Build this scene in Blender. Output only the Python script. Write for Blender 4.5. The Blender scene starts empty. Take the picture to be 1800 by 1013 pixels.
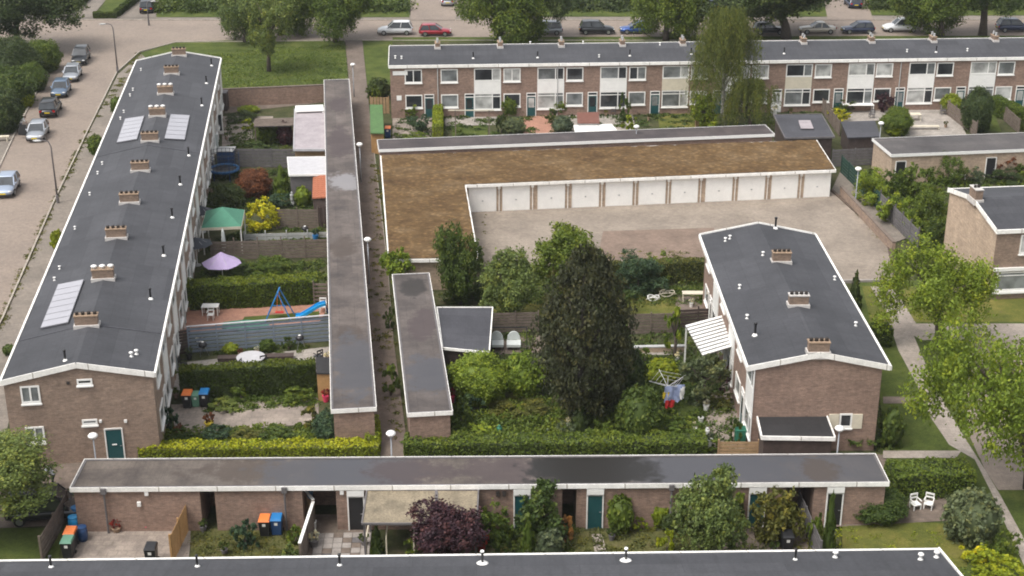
import bpy, math, random
import numpy as np
from mathutils import Vector, Matrix
R = random.Random(11)
NR = np.random.RandomState(5)
rad = math.radians
sc = bpy.context.scene
COL = sc.collection
# ------------------------------------------------------------------ camera
H, F = 43.0, 2600.0
TH = math.atan(1093 / F)
S_, C_ = math.sin(TH), math.cos(TH)
cam = bpy.data.cameras.new('camera'); cam.lens = 36 * F / 1800; cam.sensor_width = 36
cam.clip_start = 1; cam.clip_end = 2000
co = bpy.data.objects.new('camera', cam); COL.objects.link(co)
co.location = (0, 0, H); co.rotation_euler = (math.pi / 2 - TH, 0, 0); sc.camera = co
# ------------------------------------------------------------------ world, sun
SUN_EL, SUN_AZ = rad(60), rad(-125)          # azimuth from +Y, negative = left
w = bpy.data.worlds.new('World'); sc.world = w; w.use_nodes = True
nt = w.node_tree; nt.nodes.clear()
sky = nt.nodes.new('ShaderNodeTexSky'); sky.sky_type = 'NISHITA'; sky.sun_disc = False
sky.sun_elevation = SUN_EL; sky.sun_rotation = SUN_AZ; sky.dust_density = 4.0; sky.air_density = 1.0; sky.ozone_density = 1.0
hs = nt.nodes.new('ShaderNodeHueSaturation'); hs.inputs['Saturation'].default_value = 0.22
bg = nt.nodes.new('ShaderNodeBackground'); bg.inputs['Strength'].default_value = 0.15
out = nt.nodes.new('ShaderNodeOutputWorld')
nt.links.new(sky.outputs[0], hs.inputs['Color']); nt.links.new(hs.outputs[0], bg.inputs[0]); nt.links.new(bg.outputs[0], out.inputs[0])
sl = bpy.data.lights.new('sun', 'SUN'); sl.energy = 1.2; sl.angle = rad(26); sl.color = (1, .95, .88)
so = bpy.data.objects.new('sun', sl); COL.objects.link(so)
sd = Vector((math.sin(SUN_AZ) * math.cos(SUN_EL), math.cos(SUN_AZ) * math.cos(SUN_EL), math.sin(SUN_EL)))
so.rotation_euler = sd.to_track_quat('Z', 'Y').to_euler(); so.location = (0, 0, 80)
sc.view_settings.view_transform = 'Standard'; sc.view_settings.look = 'None'
sc.view_settings.gamma = 1; sc.view_settings.use_curve_mapping = False
sc.view_settings.exposure = 0.80
sc.cycles.filter_width = 1.9
sc.cycles.max_bounces = 6

# ------------------------------------------------------------------ pixel (1800 wide photo) -> place
def ray(px, py):
    dx = (px - 900) / F; dy = -(py - 506.5) / F
    return dx, C_ + dy * S_, -S_ + dy * C_
def P(px, py, z=0.0):
    d = ray(px, py); t = (z - H) / d[2]
    return Vector((d[0] * t, d[1] * t, z))
def proj(v):
    x, y, z = v[0], v[1], v[2] - H
    cz = y * C_ - z * S_; cy = y * S_ + z * C_
    return 900 + F * x / cz, 506.5 - F * cy / cz, cz
def top_z(bx, by, ty):                      # height of a vertical thing from base pixel and top pixel row
    b = P(bx, by); d = ray(bx, ty)
    return H + b.y * d[2] / d[1]

# ------------------------------------------------------------------ object helpers
def link(o, parent=None):
    COL.objects.link(o)
    if parent is not None: o.parent = parent
    return o
def tag(o, label=None, cat=None, group=None, kind=None):
    if label: o['label'] = label
    if cat: o['category'] = cat
    if group: o['group'] = group
    if kind: o['kind'] = kind
    return o
def thing(name, label, cat, loc=(0, 0, 0), rz=0.0, group=None):
    o = bpy.data.objects.new(name, None); o.empty_display_size = .3
    link(o); o.location = loc; o.rotation_euler = (0, 0, rz)
    return tag(o, label, cat, group)
def put(name, me, m, parent=None, loc=(0, 0, 0), rz=0.0, sc_=None, rot=None):
    o = bpy.data.objects.new(name, me); link(o, parent); o.location = loc
    o.rotation_euler = rot if rot else (0, 0, rz)
    if sc_: o.scale = sc_
    if m is not None and len(o.material_slots):
        o.material_slots[0].link = 'OBJECT'; o.material_slots[0].material = m
    return o
class MB:
    def __init__(s): s.v = []; s.f = []
    def add(s, vs, fs):
        n = len(s.v); s.v += [tuple(q) for q in vs]; s.f += [tuple(i + n for i in q) for q in fs]; return s
    def box(s, x0, y0, z0, x1, y1, z1):
        return s.add([(x0,y0,z0),(x1,y0,z0),(x1,y1,z0),(x0,y1,z0),(x0,y0,z1),(x1,y0,z1),(x1,y1,z1),(x0,y1,z1)],
                     [(0,3,2,1),(4,5,6,7),(0,1,5,4),(1,2,6,5),(2,3,7,6),(3,0,4,7)])
    def prism(s, pts, z0, z1):
        n = len(pts)
        return s.add([(p[0], p[1], z0) for p in pts] + [(p[0], p[1], z1) for p in pts],
                     [tuple(range(n))[::-1], tuple(range(n, 2 * n))] + [(i, (i + 1) % n, n + (i + 1) % n, n + i) for i in range(n)])
    def bar(s, p, q, a, b=None, up=(0, 0, 1)):
        b = b or a; p = Vector(p); q = Vector(q); d = (q - p).normalized()
        u = d.cross(Vector(up));
        if u.length < 1e-3: u = d.cross(Vector((0, 1, 0)))
        u.normalize(); v = u.cross(d); u *= a / 2; v *= b / 2
        return s.add([p-u-v, p+u-v, p+u+v, p-u+v, q-u-v, q+u-v, q+u+v, q-u+v],
                     [(0,1,2,3),(7,6,5,4),(0,4,5,1),(1,5,6,2),(2,6,7,3),(3,7,4,0)])
    def tube(s, pts, rs, n=8, cap=True):
        rings = []; k = len(s.v)
        pts = [Vector(p) for p in pts]
        if not hasattr(rs, '__len__'): rs = [rs] * len(pts)
        for i, p in enumerate(pts):
            d = (pts[min(i+1, len(pts)-1)] - pts[max(i-1, 0)]).normalized()
            u = d.cross(Vector((0, 1, .13))); u.normalize(); v = u.cross(d)
            for j in range(n):
                a = 2 * math.pi * j / n
                s.v.append(tuple(p + (u * math.cos(a) + v * math.sin(a)) * rs[i]))
        for i in range(len(pts) - 1):
            for j in range(n):
                a = k + i * n + j; b = k + i * n + (j + 1) % n
                s.f.append((a, b, b + n, a + n))
        if cap:
            s.f.append(tuple(k + j for j in range(n))[::-1]); s.f.append(tuple(k + (len(pts)-1) * n + j for j in range(n)))
        return s
    def lathe(s, prof, n=12, c=(0, 0, 0)):
        k = len(s.v)
        for r, z in prof:
            for j in range(n):
                a = 2 * math.pi * j / n; s.v.append((c[0] + r * math.cos(a), c[1] + r * math.sin(a), c[2] + z))
        for i in range(len(prof) - 1):
            for j in range(n):
                a = k + i*n + j; b = k + i*n + (j+1) % n; s.f.append((a, b, b+n, a+n))
        s.f.append(tuple(k + j for j in range(n))[::-1]); s.f.append(tuple(k + (len(prof)-1)*n + j for j in range(n)))
        return s
    def ell(s, c, r, n=10, m=6):
        return s.lathe([(max(.001, math.sin(math.pi*i/m)) * 1.0, -math.cos(math.pi*i/m)) for i in range(m+1)], n)._sc(c, r, n*(m+1))
    def _sc(s, c, r, k):
        for i in range(len(s.v) - k, len(s.v)):
            v = s.v[i]; s.v[i] = (c[0]+v[0]*r[0], c[1]+v[1]*r[1], c[2]+v[2]*r[2])
        return s
    def mesh(s, name='mesh', smooth=False):
        me = bpy.data.meshes.new(name); me.from_pydata(s.v, [], s.f); me.materials.append(None)
        if smooth: me.polygons.foreach_set('use_smooth', [True] * len(me.polygons))
        me.update(); return me
    def build(s, name, m, parent=None, loc=(0,0,0), rz=0.0, smooth=False):
        return put(name, s.mesh(name, smooth), m, parent, loc, rz)
CACHE = {}
def cached(key, fn, smooth=False):
    if key not in CACHE: CACHE[key] = fn().mesh(str(key[0]), smooth)
    return CACHE[key]
def boxmesh(x, y, z):        # centred in x,y, standing on z=0
    return cached(('box', round(x,3), round(y,3), round(z,3)), lambda: MB().box(-x/2,-y/2,0,x/2,y/2,z))

# ------------------------------------------------------------------ materials
def newmat(name):
    m = bpy.data.materials.new(name); m.use_nodes = True; t = m.node_tree
    return m, t, t.nodes['Principled BSDF']
def nd(t, typ, **k):
    n = t.nodes.new(typ)
    for a, b in k.items():
        if a in n.inputs: n.inputs[a].default_value = b
        else: setattr(n, a, b)
    return n
def coords(t, world=True):
    if world: return nd(t, 'ShaderNodeNewGeometry').outputs['Position']
    return nd(t, 'ShaderNodeTexCoord').outputs['Object']
def noise(t, c, scale, detail=5, rough=.6, stretch=None):
    if stretch:
        mp = nd(t, 'ShaderNodeMapping'); mp.inputs['Scale'].default_value = stretch; t.links.new(c, mp.inputs[0]); c = mp.outputs[0]
    n = nd(t, 'ShaderNodeTexNoise', Scale=scale, Detail=detail, Roughness=rough); t.links.new(c, n.inputs['Vector']); return n.outputs['Fac']
def ramp(t, f, stops):
    r = nd(t, 'ShaderNodeValToRGB'); e = r.color_ramp.elements
    while len(e) < len(stops): e.new(.5)
    for i, (p, c) in enumerate(stops): e[i].position = p; e[i].color = tuple(c[:3]) + (1,)
    t.links.new(f, r.inputs[0]); return r.outputs[0]
def mix(t, f, a, b, mode='MIX'):
    m = nd(t, 'ShaderNodeMix', data_type='RGBA', blend_type=mode)
    if hasattr(f, 'links'): t.links.new(f, m.inputs[0])
    else: m.inputs[0].default_value = f
    for i, q in ((6, a), (7, b)):
        if hasattr(q, 'links'): t.links.new(q, m.inputs[i])
        else: m.inputs[i].default_value = tuple(q[:3]) + (1,)
    return m.outputs[2]
def sc3(c, k): return tuple(max(0, min(1, x * k)) for x in c)
def bump(t, bs, h, strength=.3, dist=.03):
    b = nd(t, 'ShaderNodeBump', Strength=strength, Distance=dist); t.links.new(h, b.inputs['Height']); t.links.new(b.outputs[0], bs.inputs['Normal'])
MATS = {}
def plain(name, col, rough=.6, var=.18, scale=1.5, metal=0.0, world=True):
    if name in MATS: return MATS[name]
    m, t, b = newmat(name); c = coords(t, world)
    n1 = noise(t, c, scale, 6, .7); n2 = noise(t, c, scale * 9, 3, .6)
    a = ramp(t, n1, [(.3, sc3(col, 1 - var)), (.7, sc3(col, 1 + var))])
    k = ramp(t, n2, [(.35, (1 - var*.7,)*3), (.65, (1 + var*.3,)*3)])
    t.links.new(mix(t, 1.0, a, k, 'MULTIPLY'), b.inputs['Base Color'])
    b.inputs['Roughness'].default_value = rough; b.inputs['Metallic'].default_value = metal
    MATS[name] = m; return m
def brickmat(name, c1, c2, mortar, bw=.22, bh=.072):
    m, t, b = newmat(name)
    tc = nd(t, 'ShaderNodeTexCoord').outputs['Object']
    sx = nd(t, 'ShaderNodeSeparateXYZ'); t.links.new(tc, sx.inputs[0])
    ad = nd(t, 'ShaderNodeMath', operation='ADD'); t.links.new(sx.outputs[0], ad.inputs[0]); t.links.new(sx.outputs[1], ad.inputs[1])
    cb = nd(t, 'ShaderNodeCombineXYZ'); t.links.new(ad.outputs[0], cb.inputs[0]); t.links.new(sx.outputs[2], cb.inputs[1])
    br = nd(t, 'ShaderNodeTexBrick'); br.inputs['Scale'].default_value = 1
    br.inputs['Brick Width'].default_value = bw; br.inputs['Row Height'].default_value = bh; br.inputs['Mortar Size'].default_value = .008
    br.inputs['Color1'].default_value = c1 + (1,); br.inputs['Color2'].default_value = c2 + (1,); br.inputs['Mortar'].default_value = mortar + (1,)
    t.links.new(cb.outputs[0], br.inputs['Vector'])
    g = coords(t)
    n = ramp(t, noise(t, g, .8, 8, .75), [(.25, (.72, .70, .70)), (.75, (1.22, 1.2, 1.18))])
    n2 = ramp(t, noise(t, g, 4.5, 4, .8), [(.3, (.76, .76, .78)), (.7, (1.2, 1.17, 1.15))])
    rows = ramp(t, noise(t, cb.outputs[0], 3, 3, .7, (.35, 2.2, 1)), [(.3, (.82, .82, .82)), (.7, (1.15, 1.15, 1.15))])
    x = mix(t, 1.0, br.outputs['Color'], n, 'MULTIPLY'); x = mix(t, 1.0, x, n2, 'MULTIPLY'); x = mix(t, 1.0, x, rows, 'MULTIPLY')
    t.links.new(x, b.inputs['Base Color']); b.inputs['Roughness'].default_value = .9
    bump(t, b, br.outputs['Fac'], -.4, .01)
    return m
def paving(name, cols, scale=(.22, .11), stain=((.7,.68,.66),(1.15,1.12,1.1)), stscale=.25, rough=.85, rot=0.0, mort=.8, dirt=.35):
    m, t, b = newmat(name); g = coords(t)
    mp = nd(t, 'ShaderNodeMapping'); mp.inputs['Rotation'].default_value = (0, 0, rot); t.links.new(g, mp.inputs[0])
    br = nd(t, 'ShaderNodeTexBrick'); br.inputs['Scale'].default_value = 1
    br.inputs['Brick Width'].default_value = scale[0]; br.inputs['Row Height'].default_value = scale[1]; br.inputs['Mortar Size'].default_value = scale[1] * .07
    br.inputs['Color1'].default_value = cols[0] + (1,); br.inputs['Color2'].default_value = cols[1] + (1,); br.inputs['Mortar'].default_value = sc3(cols[0], mort) + (1,)
    t.links.new(mp.outputs[0], br.inputs['Vector'])
    n = ramp(t, noise(t, g, stscale, 8, .7), [(.34, stain[0]), (.66, stain[1])])
    n2 = ramp(t, noise(t, g, 2.2, 11, 1.0), [(.34, (.52,)*3), (.66, (1.45,)*3)])
    x = mix(t, 1.0, br.outputs['Color'], n, 'MULTIPLY'); x = mix(t, 1.0, x, n2, 'MULTIPLY')
    x = mix(t, ramp(t, noise(t, g, .55, 9, .85), [(.60, (0,)*3), (.76, (dirt,)*3)]), x, (.11, .10, .055))
    t.links.new(x, b.inputs['Base Color']); b.inputs['Roughness'].default_value = rough
    return m
def felt(name, col, stain, lines=1.0, rough=.8, axis=0, stscale=.18, hi=None):
    m, t, b = newmat(name); tc = nd(t, 'ShaderNodeTexCoord').outputs['Object']
    n = noise(t, tc, stscale, 7, .65)
    a = ramp(t, n, [(.32, stain), (.5, col), (.72, hi or sc3(col, 1.25))])
    k = ramp(t, noise(t, tc, 6, 8, .95), [(.32, (.66,)*3), (.68, (1.36,)*3)])
    x = mix(t, 1.0, a, k, 'MULTIPLY')
    wv = nd(t, 'ShaderNodeTexWave', wave_type='BANDS', bands_direction='Y' if axis else 'X'); wv.inputs['Scale'].default_value = lines; wv.inputs['Distortion'].default_value = .6; wv.inputs['Detail'].default_value = 3
    t.links.new(tc, wv.inputs['Vector'])
    x = mix(t, 1.0, x, ramp(t, wv.outputs['Fac'], [(0, (.93,)*3), (.2, (1.01,)*3)]), 'MULTIPLY')
    br = nd(t, 'ShaderNodeTexBrick'); br.inputs['Scale'].default_value = 1; br.offset = .37
    br.inputs['Brick Width'].default_value = 4.6 if not axis else 1.05; br.inputs['Row Height'].default_value = 1.02 if not axis else 5.3; br.inputs['Mortar Size'].default_value = .018; br.inputs['Mortar Smooth'].default_value = .6
    br.inputs['Color1'].default_value = (.80, .80, .81, 1); br.inputs['Color2'].default_value = (1.16, 1.15, 1.14, 1); br.inputs['Mortar'].default_value = (.55, .55, .55, 1); t.links.new(tc, br.inputs['Vector'])
    x = mix(t, .8, x, br.outputs['Color'], 'MULTIPLY')
    x = mix(t, 1.0, x, ramp(t, noise(t, tc, 1.3, 6, .8, (1, .35, 1) if not axis else (.35, 1, 1)), [(.3, (.84,)*3), (.7, (1.18,)*3)]), 'MULTIPLY')
    t.links.new(x, b.inputs['Base Color']); b.inputs['Roughness'].default_value = rough
    bump(t, b, noise(t, tc, 20, 3, .8), .25, .02)
    return m
def stained(name, col, stain, hi, spots, stscale=.4, axis=0):
    m = felt(name, col, stain, 1.2, .72, axis, stscale, hi); t = m.node_tree; b = t.nodes['Principled BSDF']; tc = nd(t, 'ShaderNodeTexCoord').outputs['Object']
    x = b.inputs['Base Color'].links[0].from_socket; rg = None
    wob = noise(t, tc, .9, 7, .7); fine = noise(t, tc, 3.5, 5, .8)
    for (sx, sy, hx, hy, c, ro) in spots:
        mp = nd(t, 'ShaderNodeMapping'); mp.inputs['Location'].default_value = (-sx/hx, -sy/hy, 0); mp.inputs['Scale'].default_value = (1/hx, 1/hy, 0); t.links.new(tc, mp.inputs[0])
        ln = nd(t, 'ShaderNodeVectorMath', operation='LENGTH'); t.links.new(mp.outputs[0], ln.inputs[0])
        a = nd(t, 'ShaderNodeMath', operation='MULTIPLY_ADD'); t.links.new(wob, a.inputs[0]); a.inputs[1].default_value = 2.4; t.links.new(ln.outputs['Value'], a.inputs[2])
        a2 = nd(t, 'ShaderNodeMath', operation='MULTIPLY_ADD'); t.links.new(fine, a2.inputs[0]); a2.inputs[1].default_value = .7; t.links.new(a.outputs[0], a2.inputs[2])
        dv = nd(t, 'ShaderNodeMath', operation='MULTIPLY'); t.links.new(a2.outputs[0], dv.inputs[0]); dv.inputs[1].default_value = .25
        mk = ramp(t, dv.outputs[0], [(.585, (1,)*3), (.68, (0,)*3)])
        x = mix(t, mk, x, mix(t, .22, c, x) if ro > .45 else c)
        mm = nd(t, 'ShaderNodeMix', data_type='FLOAT'); t.links.new(mk, mm.inputs[0]); mm.inputs[3].default_value = ro
        if rg is None: mm.inputs[2].default_value = .72
        else: t.links.new(rg, mm.inputs[2])
        rg = mm.outputs[0]
    t.links.new(x, b.inputs['Base Color'])
    if rg is not None: t.links.new(rg, b.inputs['Roughness'])
    return m
def boards(name, col):
    m = plain(name, col, .6, .14, 1.6); t = m.node_tree; b = t.nodes['Principled BSDF']; x = b.inputs['Base Color'].links[0].from_socket
    tc = nd(t, 'ShaderNodeTexCoord').outputs['Object']; sx = nd(t, 'ShaderNodeSeparateXYZ'); t.links.new(tc, sx.inputs[0])
    ad = nd(t, 'ShaderNodeMath', operation='ADD'); t.links.new(sx.outputs[0], ad.inputs[0]); t.links.new(sx.outputs[1], ad.inputs[1])
    cb = nd(t, 'ShaderNodeCombineXYZ'); t.links.new(ad.outputs[0], cb.inputs[0])
    br = nd(t, 'ShaderNodeTexBrick'); br.inputs['Scale'].default_value = 1; br.inputs['Brick Width'].default_value = 3.1; br.inputs['Row Height'].default_value = 400; cb.inputs[1].default_value = 7.0; br.inputs['Mortar Size'].default_value = .03
    br.inputs['Color1'].default_value = (.95, .94, .92, 1); br.inputs['Color2'].default_value = (1.1, 1.1, 1.1, 1); br.inputs['Mortar'].default_value = (.45, .42, .38, 1); t.links.new(cb.outputs[0], br.inputs['Vector'])
    x = mix(t, 1.0, x, br.outputs['Color'], 'MULTIPLY')
    x = mix(t, ramp(t, noise(t, cb.outputs[0], 3.0, 8, .9), [(.62, (0,)*3), (.80, (.4,)*3)]), x, (.36, .32, .27))
    t.links.new(x, b.inputs['Base Color']); return m
def grassmat(name, a, b_, c, sc1=.35, soil=.3):
    m, t, b = newmat(name); g = coords(t)
    x = ramp(t, noise(t, g, sc1, 9, .72), [(.3, a), (.5, b_), (.7, c)])
    k = ramp(t, noise(t, g, 7, 8, .95), [(.3, (.52,)*3), (.7, (1.5,)*3)])
    x = mix(t, 1.0, x, k, 'MULTIPLY')
    x = mix(t, ramp(t, noise(t, g, 1.1, 8, .8), [(.58, (0,)*3), (.70, (soil,)*3)]), x, (.13, .10, .06))
    t.links.new(x, b.inputs['Base Color']); b.inputs['Roughness'].default_value = .95
    b.inputs['Specular IOR Level'].default_value = .1
    bump(t, b, noise(t, g, 9, 5, .9), .8, .08)
    return m
LEAF = {}
def leafmat(name, col, var=.45):
    if name in LEAF: return LEAF[name]
    m, t, b = newmat('leaf_' + name)
    at = nd(t, 'ShaderNodeAttribute', attribute_name='tint'); oi = nd(t, 'ShaderNodeObjectInfo')
    warm = (min(1, col[0]*1.75), min(1, col[1]*1.42), col[2]*1.0)
    cold = sc3(col, 1 - var)
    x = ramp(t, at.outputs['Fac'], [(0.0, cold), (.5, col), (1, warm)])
    k = ramp(t, oi.outputs['Random'], [(0, (.82, .86, .9)), (1, (1.15, 1.1, .95))])
    x = mix(t, 1.0, x, k, 'MULTIPLY')
    t.links.new(x, b.inputs['Base Color']); b.inputs['Roughness'].default_value = .55; b.inputs['Specular IOR Level'].default_value = .25
    tr = nd(t, 'ShaderNodeBsdfTranslucent'); t.links.new(x, tr.inputs['Color'])
    ms = nd(t, 'ShaderNodeMixShader'); ms.inputs[0].default_value = .3
    o = t.nodes['Material Output']; t.links.new(b.outputs[0], ms.inputs[1]); t.links.new(tr.outputs[0], ms.inputs[2]); t.links.new(ms.outputs[0], o.inputs['Surface'])
    LEAF[name] = m; return m
G = {k: leafmat(k, v) for k, v in dict(
    mid=(.105, .155, .026), bright=(.180, .250, .030), dark=(.065, .095, .030), deep=(.075, .115, .026), olive=(.125, .135, .035),
    yellow=(.42, .42, .02), lime=(.225, .28, .02), purple=(.075, .038, .050), russet=(.17, .07, .035), sage=(.12, .155, .085),
    blue=(.06, .105, .055), conifer=(.052, .058, .027), willow=(.115, .145, .038), orange=(.32, .17, .06), red=(.32, .05, .04),
    hedge=(.10, .145, .016), darkhedge=(.055, .085, .010), thin=(.14, .19, .055), white=(.6, .6, .5)).items()}
M = dict(
    brick=brickmat('brown brick', (.285, .205, .150), (.225, .158, .115), (.28, .235, .195)),
    brick2=brickmat('red brown brick', (.285, .188, .140), (.215, .138, .104), (.28, .23, .19)),
    brick3=brickmat('pale brick', (.46, .35, .25), (.40, .30, .215), (.42, .36, .29)),
    chim=brickmat('chimney brick', (.24, .165, .115), (.18, .125, .09), (.25, .21, .17)),
    roof=felt('slate grey roofing', (.047, .048, .054), (.038, .039, .044), 1.0, .75, 1, .25, (.058, .059, .066)),
    roofx=felt('slate grey roofing two', (.047, .048, .054), (.038, .039, .044), .5, .75, 0, .25, (.058, .059, .066)),
    shed=felt('weathered brown felt', (.112, .093, .085), (.055, .048, .048), 1.2, .7, 1, .45, (.16, .135, .125)),
    shedx=felt('weathered grey felt', (.108, .095, .088), (.055, .050, .050), 1.2, .6, 0, .35, (.10, .10, .11)),
    dark=felt('dark felt', (.05, .05, .058), (.038, .038, .044), 2.0, .7, 0),
    black=felt('black felt', (.022, .021, .022), (.016, .016, .016), 2.0, .8, 0),
    white=plain('white paint', (.80, .785, .75), .5, .06), cream=plain('cream paint', (.62, .56, .44), .55, .1),
    fascia=plain('weathered white fascia', (.64, .62, .58), .6, .2, 1.6), grey=plain('grey metal', (.28, .29, .31), .45, .15),
    lgrey=plain('light grey', (.42, .42, .41), .7, .15), door=plain('white garage door', (.84, .82, .78), .5, .06, 1.5),
    teal=plain('teal paint', (.012, .07, .075), .4, .1), blackp=plain('black plastic', (.02, .02, .022), .4, .15),
    orange=plain('orange plastic', (.75, .20, .05), .45, .08), blue=plain('blue plastic', (.02, .17, .42), .4, .1),
    green=plain('green plastic', (.12, .26, .18), .45, .1), dblue=plain('dark blue plastic', (.02, .06, .16), .4, .1),
    pavil=plain('green canvas', (.06, .20, .13), .8, .12, 3), tgreen=plain('green tarpaulin', (.03, .16, .10), .6, .15, 3), lilac=plain('lilac canvas', (.42, .33, .52), .85, .08, 3),
    dcanv=plain('dark canvas', (.035, .04, .05), .85, .15, 3), cloth=plain('pale canvas', (.55, .58, .56), .85, .1, 4),
    wood=plain('weathered wood', (.16, .125, .10), .85, .3, 3), dwood=plain('dark brown wood', (.065, .045, .038), .8, .3, 3),
    owood=plain('new orange wood', (.38, .22, .09), .7, .22, 3), gwood=plain('grey stained boards', (.13, .12, .12), .8, .25, 3),
    bluegrey=plain('blue grey painted boards', (.19, .225, .275), .65, .15, 3), tanwood=plain('tan boards', (.36, .24, .13), .8, .2, 3),
    concrete=plain('concrete', (.29, .26, .235), .9, .22, 1.2), earth=plain('bare earth', (.10, .07, .052), .95, .35, 1.2),
    clay=plain('clay pots', (.30, .21, .14), .8, .25, 5), lead=plain('pale flashing', (.52, .49, .46), .6, .15, 5),
    terra=plain('orange roof tiles', (.38, .13, .065), .75, .22, 3), bark=plain('grey brown bark', (.075, .058, .045), .9, .3, 4),
    dbark=plain('dark bark', (.035, .028, .024), .9, .3, 4), birch=plain('pale birch bark', (.35, .33, .29), .8, .35, 4),
    tyre=plain('tyre rubber', (.018, .018, .018), .8, .1), rim=plain('alloy rim', (.42, .43, .44), .3, .1, 3, .8),
    redl=plain('tail lamp red', (.38, .01, .015), .2, .1), clearl=plain('lamp glass', (.62, .63, .62), .15, .05),
    plate=plain('yellow plate', (.72, .55, .03), .5, .05), skin=plain('skin', (.42, .25, .18), .6, .05), shirt=plain('pale shirt', (.66, .66, .70), .8, .05),
    jeans=plain('dark trousers', (.04, .045, .07), .85, .1), hair=plain('brown hair', (.10, .06, .04), .7, .1), pink=plain('pink plastic', (.62, .05, .12), .5, .1),
    red=plain('red plastic', (.5, .03, .03), .5, .1), yellow=plain('yellow plastic', (.6, .45, .03), .5, .1), cyan=plain('bright blue plastic', (.02, .30, .62), .35, .1),
    lav=plain('lavender cloth', (.36, .42, .62), .85, .12, 3), copper=plain('brown panel', (.17, .07, .05), .6, .2, 3), mint=plain('mint cover', (.20, .42, .33), .6, .1, 3),
    corr=plain('yellowed corrugated sheet', (.225, .185, .125), .65, .4, 1.2), panelframe=plain('panel frame', (.12, .12, .13), .4, .1),
    gsheet=plain('green roofing sheet', (.065, .14, .04), .7, .25, 2), dkgreen=plain('dark green boards', (.018, .055, .04), .7, .2, 3), silver=plain('silvery sheet', (.46, .45, .46), .5, .12, 2), pond=plain('dark trough', (.05, .055, .07), .5, .2),
    lilacsheet=plain('lilac grey roofing sheet', (.34, .30, .31), .6, .2, 1.0))
M['fascia'] = boards('weathered white boards', (.86, .84, .80))
def glassmat(name, col, rough=.08):
    m, t, b = newmat(name); g = coords(t)
    x = ramp(t, noise(t, g, .9, 3, .5), [(.35, sc3(col, .6)), (.65, sc3(col, 1.4))]); t.links.new(x, b.inputs['Base Color'])
    b.inputs['Roughness'].default_value = rough; b.inputs['IOR'].default_value = 1.6; return m
GL = [glassmat('dark pane', (.035, .038, .042)), glassmat('pane over grey curtain', (.18, .19, .19)), glassmat('pane over net curtain', (.42, .42, .40))]
cg = glassmat('car glass', (.03, .035, .04), .05)
pv = plain('solar cells', (.34, .335, .36), .22, .05, .6)  # sky reflection on the dark cells is painted in as pale grey
def water(name, col, rough):
    m, t, b = newmat(name); b.inputs['Base Color'].default_value = col + (1,); b.inputs['Roughness'].default_value = rough; return m
wet = water('wet dark felt', (.016, .014, .013), .35); glint = water('standing water', (.20, .20, .22), .12)
def paint(name, col, metal=.3):
    m, t, b = newmat(name); b.inputs['Base Color'].default_value = col + (1,); b.inputs['Metallic'].default_value = metal
    b.inputs['Roughness'].default_value = .35; b.inputs['Coat Weight'].default_value = .6; b.inputs['Coat Roughness'].default_value = .06; return m
PAINT = dict(black=paint('black paint', (.018, .02, .024)), silver=paint('silver paint', (.36, .38, .41), .5), bluegrey=paint('blue grey paint', (.10, .15, .22)),
             white=paint('white car paint', (.66, .67, .68), 0), red=paint('red paint', (.33, .015, .03)), blue=paint('blue paint', (.015, .07, .28)),
             beige=paint('beige paint', (.46, .42, .35)), navy=paint('navy paint', (.02, .03, .07)), grey=paint('grey paint', (.22, .24, .26), .5), pale=paint('pale blue silver', (.34, .40, .50), .4))
# moss covered garage roof
def mossmat():
    m, t, b = newmat('moss covered felt'); g = coords(t)
    big = ramp(t, noise(t, g, .28, 7, .7), [(.30, (.095, .060, .034)), (.5, (.150, .098, .050)), (.70, (.20, .142, .085))])
    vo = nd(t, 'ShaderNodeTexVoronoi'); vo.inputs['Scale'].default_value = 2.3; t.links.new(g, vo.inputs['Vector'])
    k = ramp(t, vo.outputs['Distance'], [(0, (1.3, 1.25, 1.15)), (.5, (.74, .72, .70))])
    x = mix(t, 1.0, big, k, 'MULTIPLY')
    x = mix(t, ramp(t, noise(t, g, 1.5, 9, .97), [(.56, (0,)*3), (.70, (.6,)*3)]), x, (.27, .20, .13))
    x = mix(t, ramp(t, noise(t, g, .5, 5, .8), [(.66, (0,)*3), (.8, (.8,)*3)]), x, (.05, .042, .035))
    x = mix(t, 1.0, x, ramp(t, noise(t, g, 1.0, 9, .85), [(.32, (.58,)*3), (.66, (1.3, 1.28, 1.22))]), 'MULTIPLY')
    t.links.new(x, b.inputs['Base Color']); b.inputs['Roughness'].default_value = .95; b.inputs['Specular IOR Level'].default_value = .1
    bump(t, b, vo.outputs['Distance'], -.7, .06); return m
moss = mossmat()
lawn_m = grassmat('lawn grass', (.042, .058, .016), (.070, .092, .022), (.118, .130, .036))
lawn2_m = grassmat('worn yellow lawn', (.06, .08, .02), (.12, .125, .03), (.20, .17, .05), soil=.8)
soil_m = grassmat('brown worn lawn', (.06, .07, .025), (.10, .10, .035), (.15, .125, .06), .8, .9)
weed_m = grassmat('rough planted soil', (.035, .035, .02), (.06, .068, .028), (.11, .09, .055), .7)
road_m = paving('rosy brick road', ((.256, .210, .172), (.220, .178, .144)), (.21, .10), ((.86,.85,.86),(1.12,1.1,1.08)), .15, rot=.5)
path_m = paving('grey slab pavement', ((.221, .191, .166), (.187, .162, .140)), (.3, .3), ((.75,.75,.72),(1.12,1.1,1.05)), .3)
alley_m = paving('dark alley slabs', ((.175, .14, .118), (.14, .112, .096)), (.3, .3), ((.7,.68,.62),(1.15,1.1,1.05)), .4, dirt=.6)
yard_m = paving('garage yard setts', ((.281, .239, .195), (.239, .202, .164)), (.22, .11), ((.72,.70,.69),(1.12,1.1,1.08)), .22)
pinkyard_m = paving('reddish yard setts', ((.215, .158, .122), (.175, .128, .10)), (.22, .11), ((.72,.70,.68),(1.15,1.12,1.1)), .4, dirt=.8)
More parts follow.
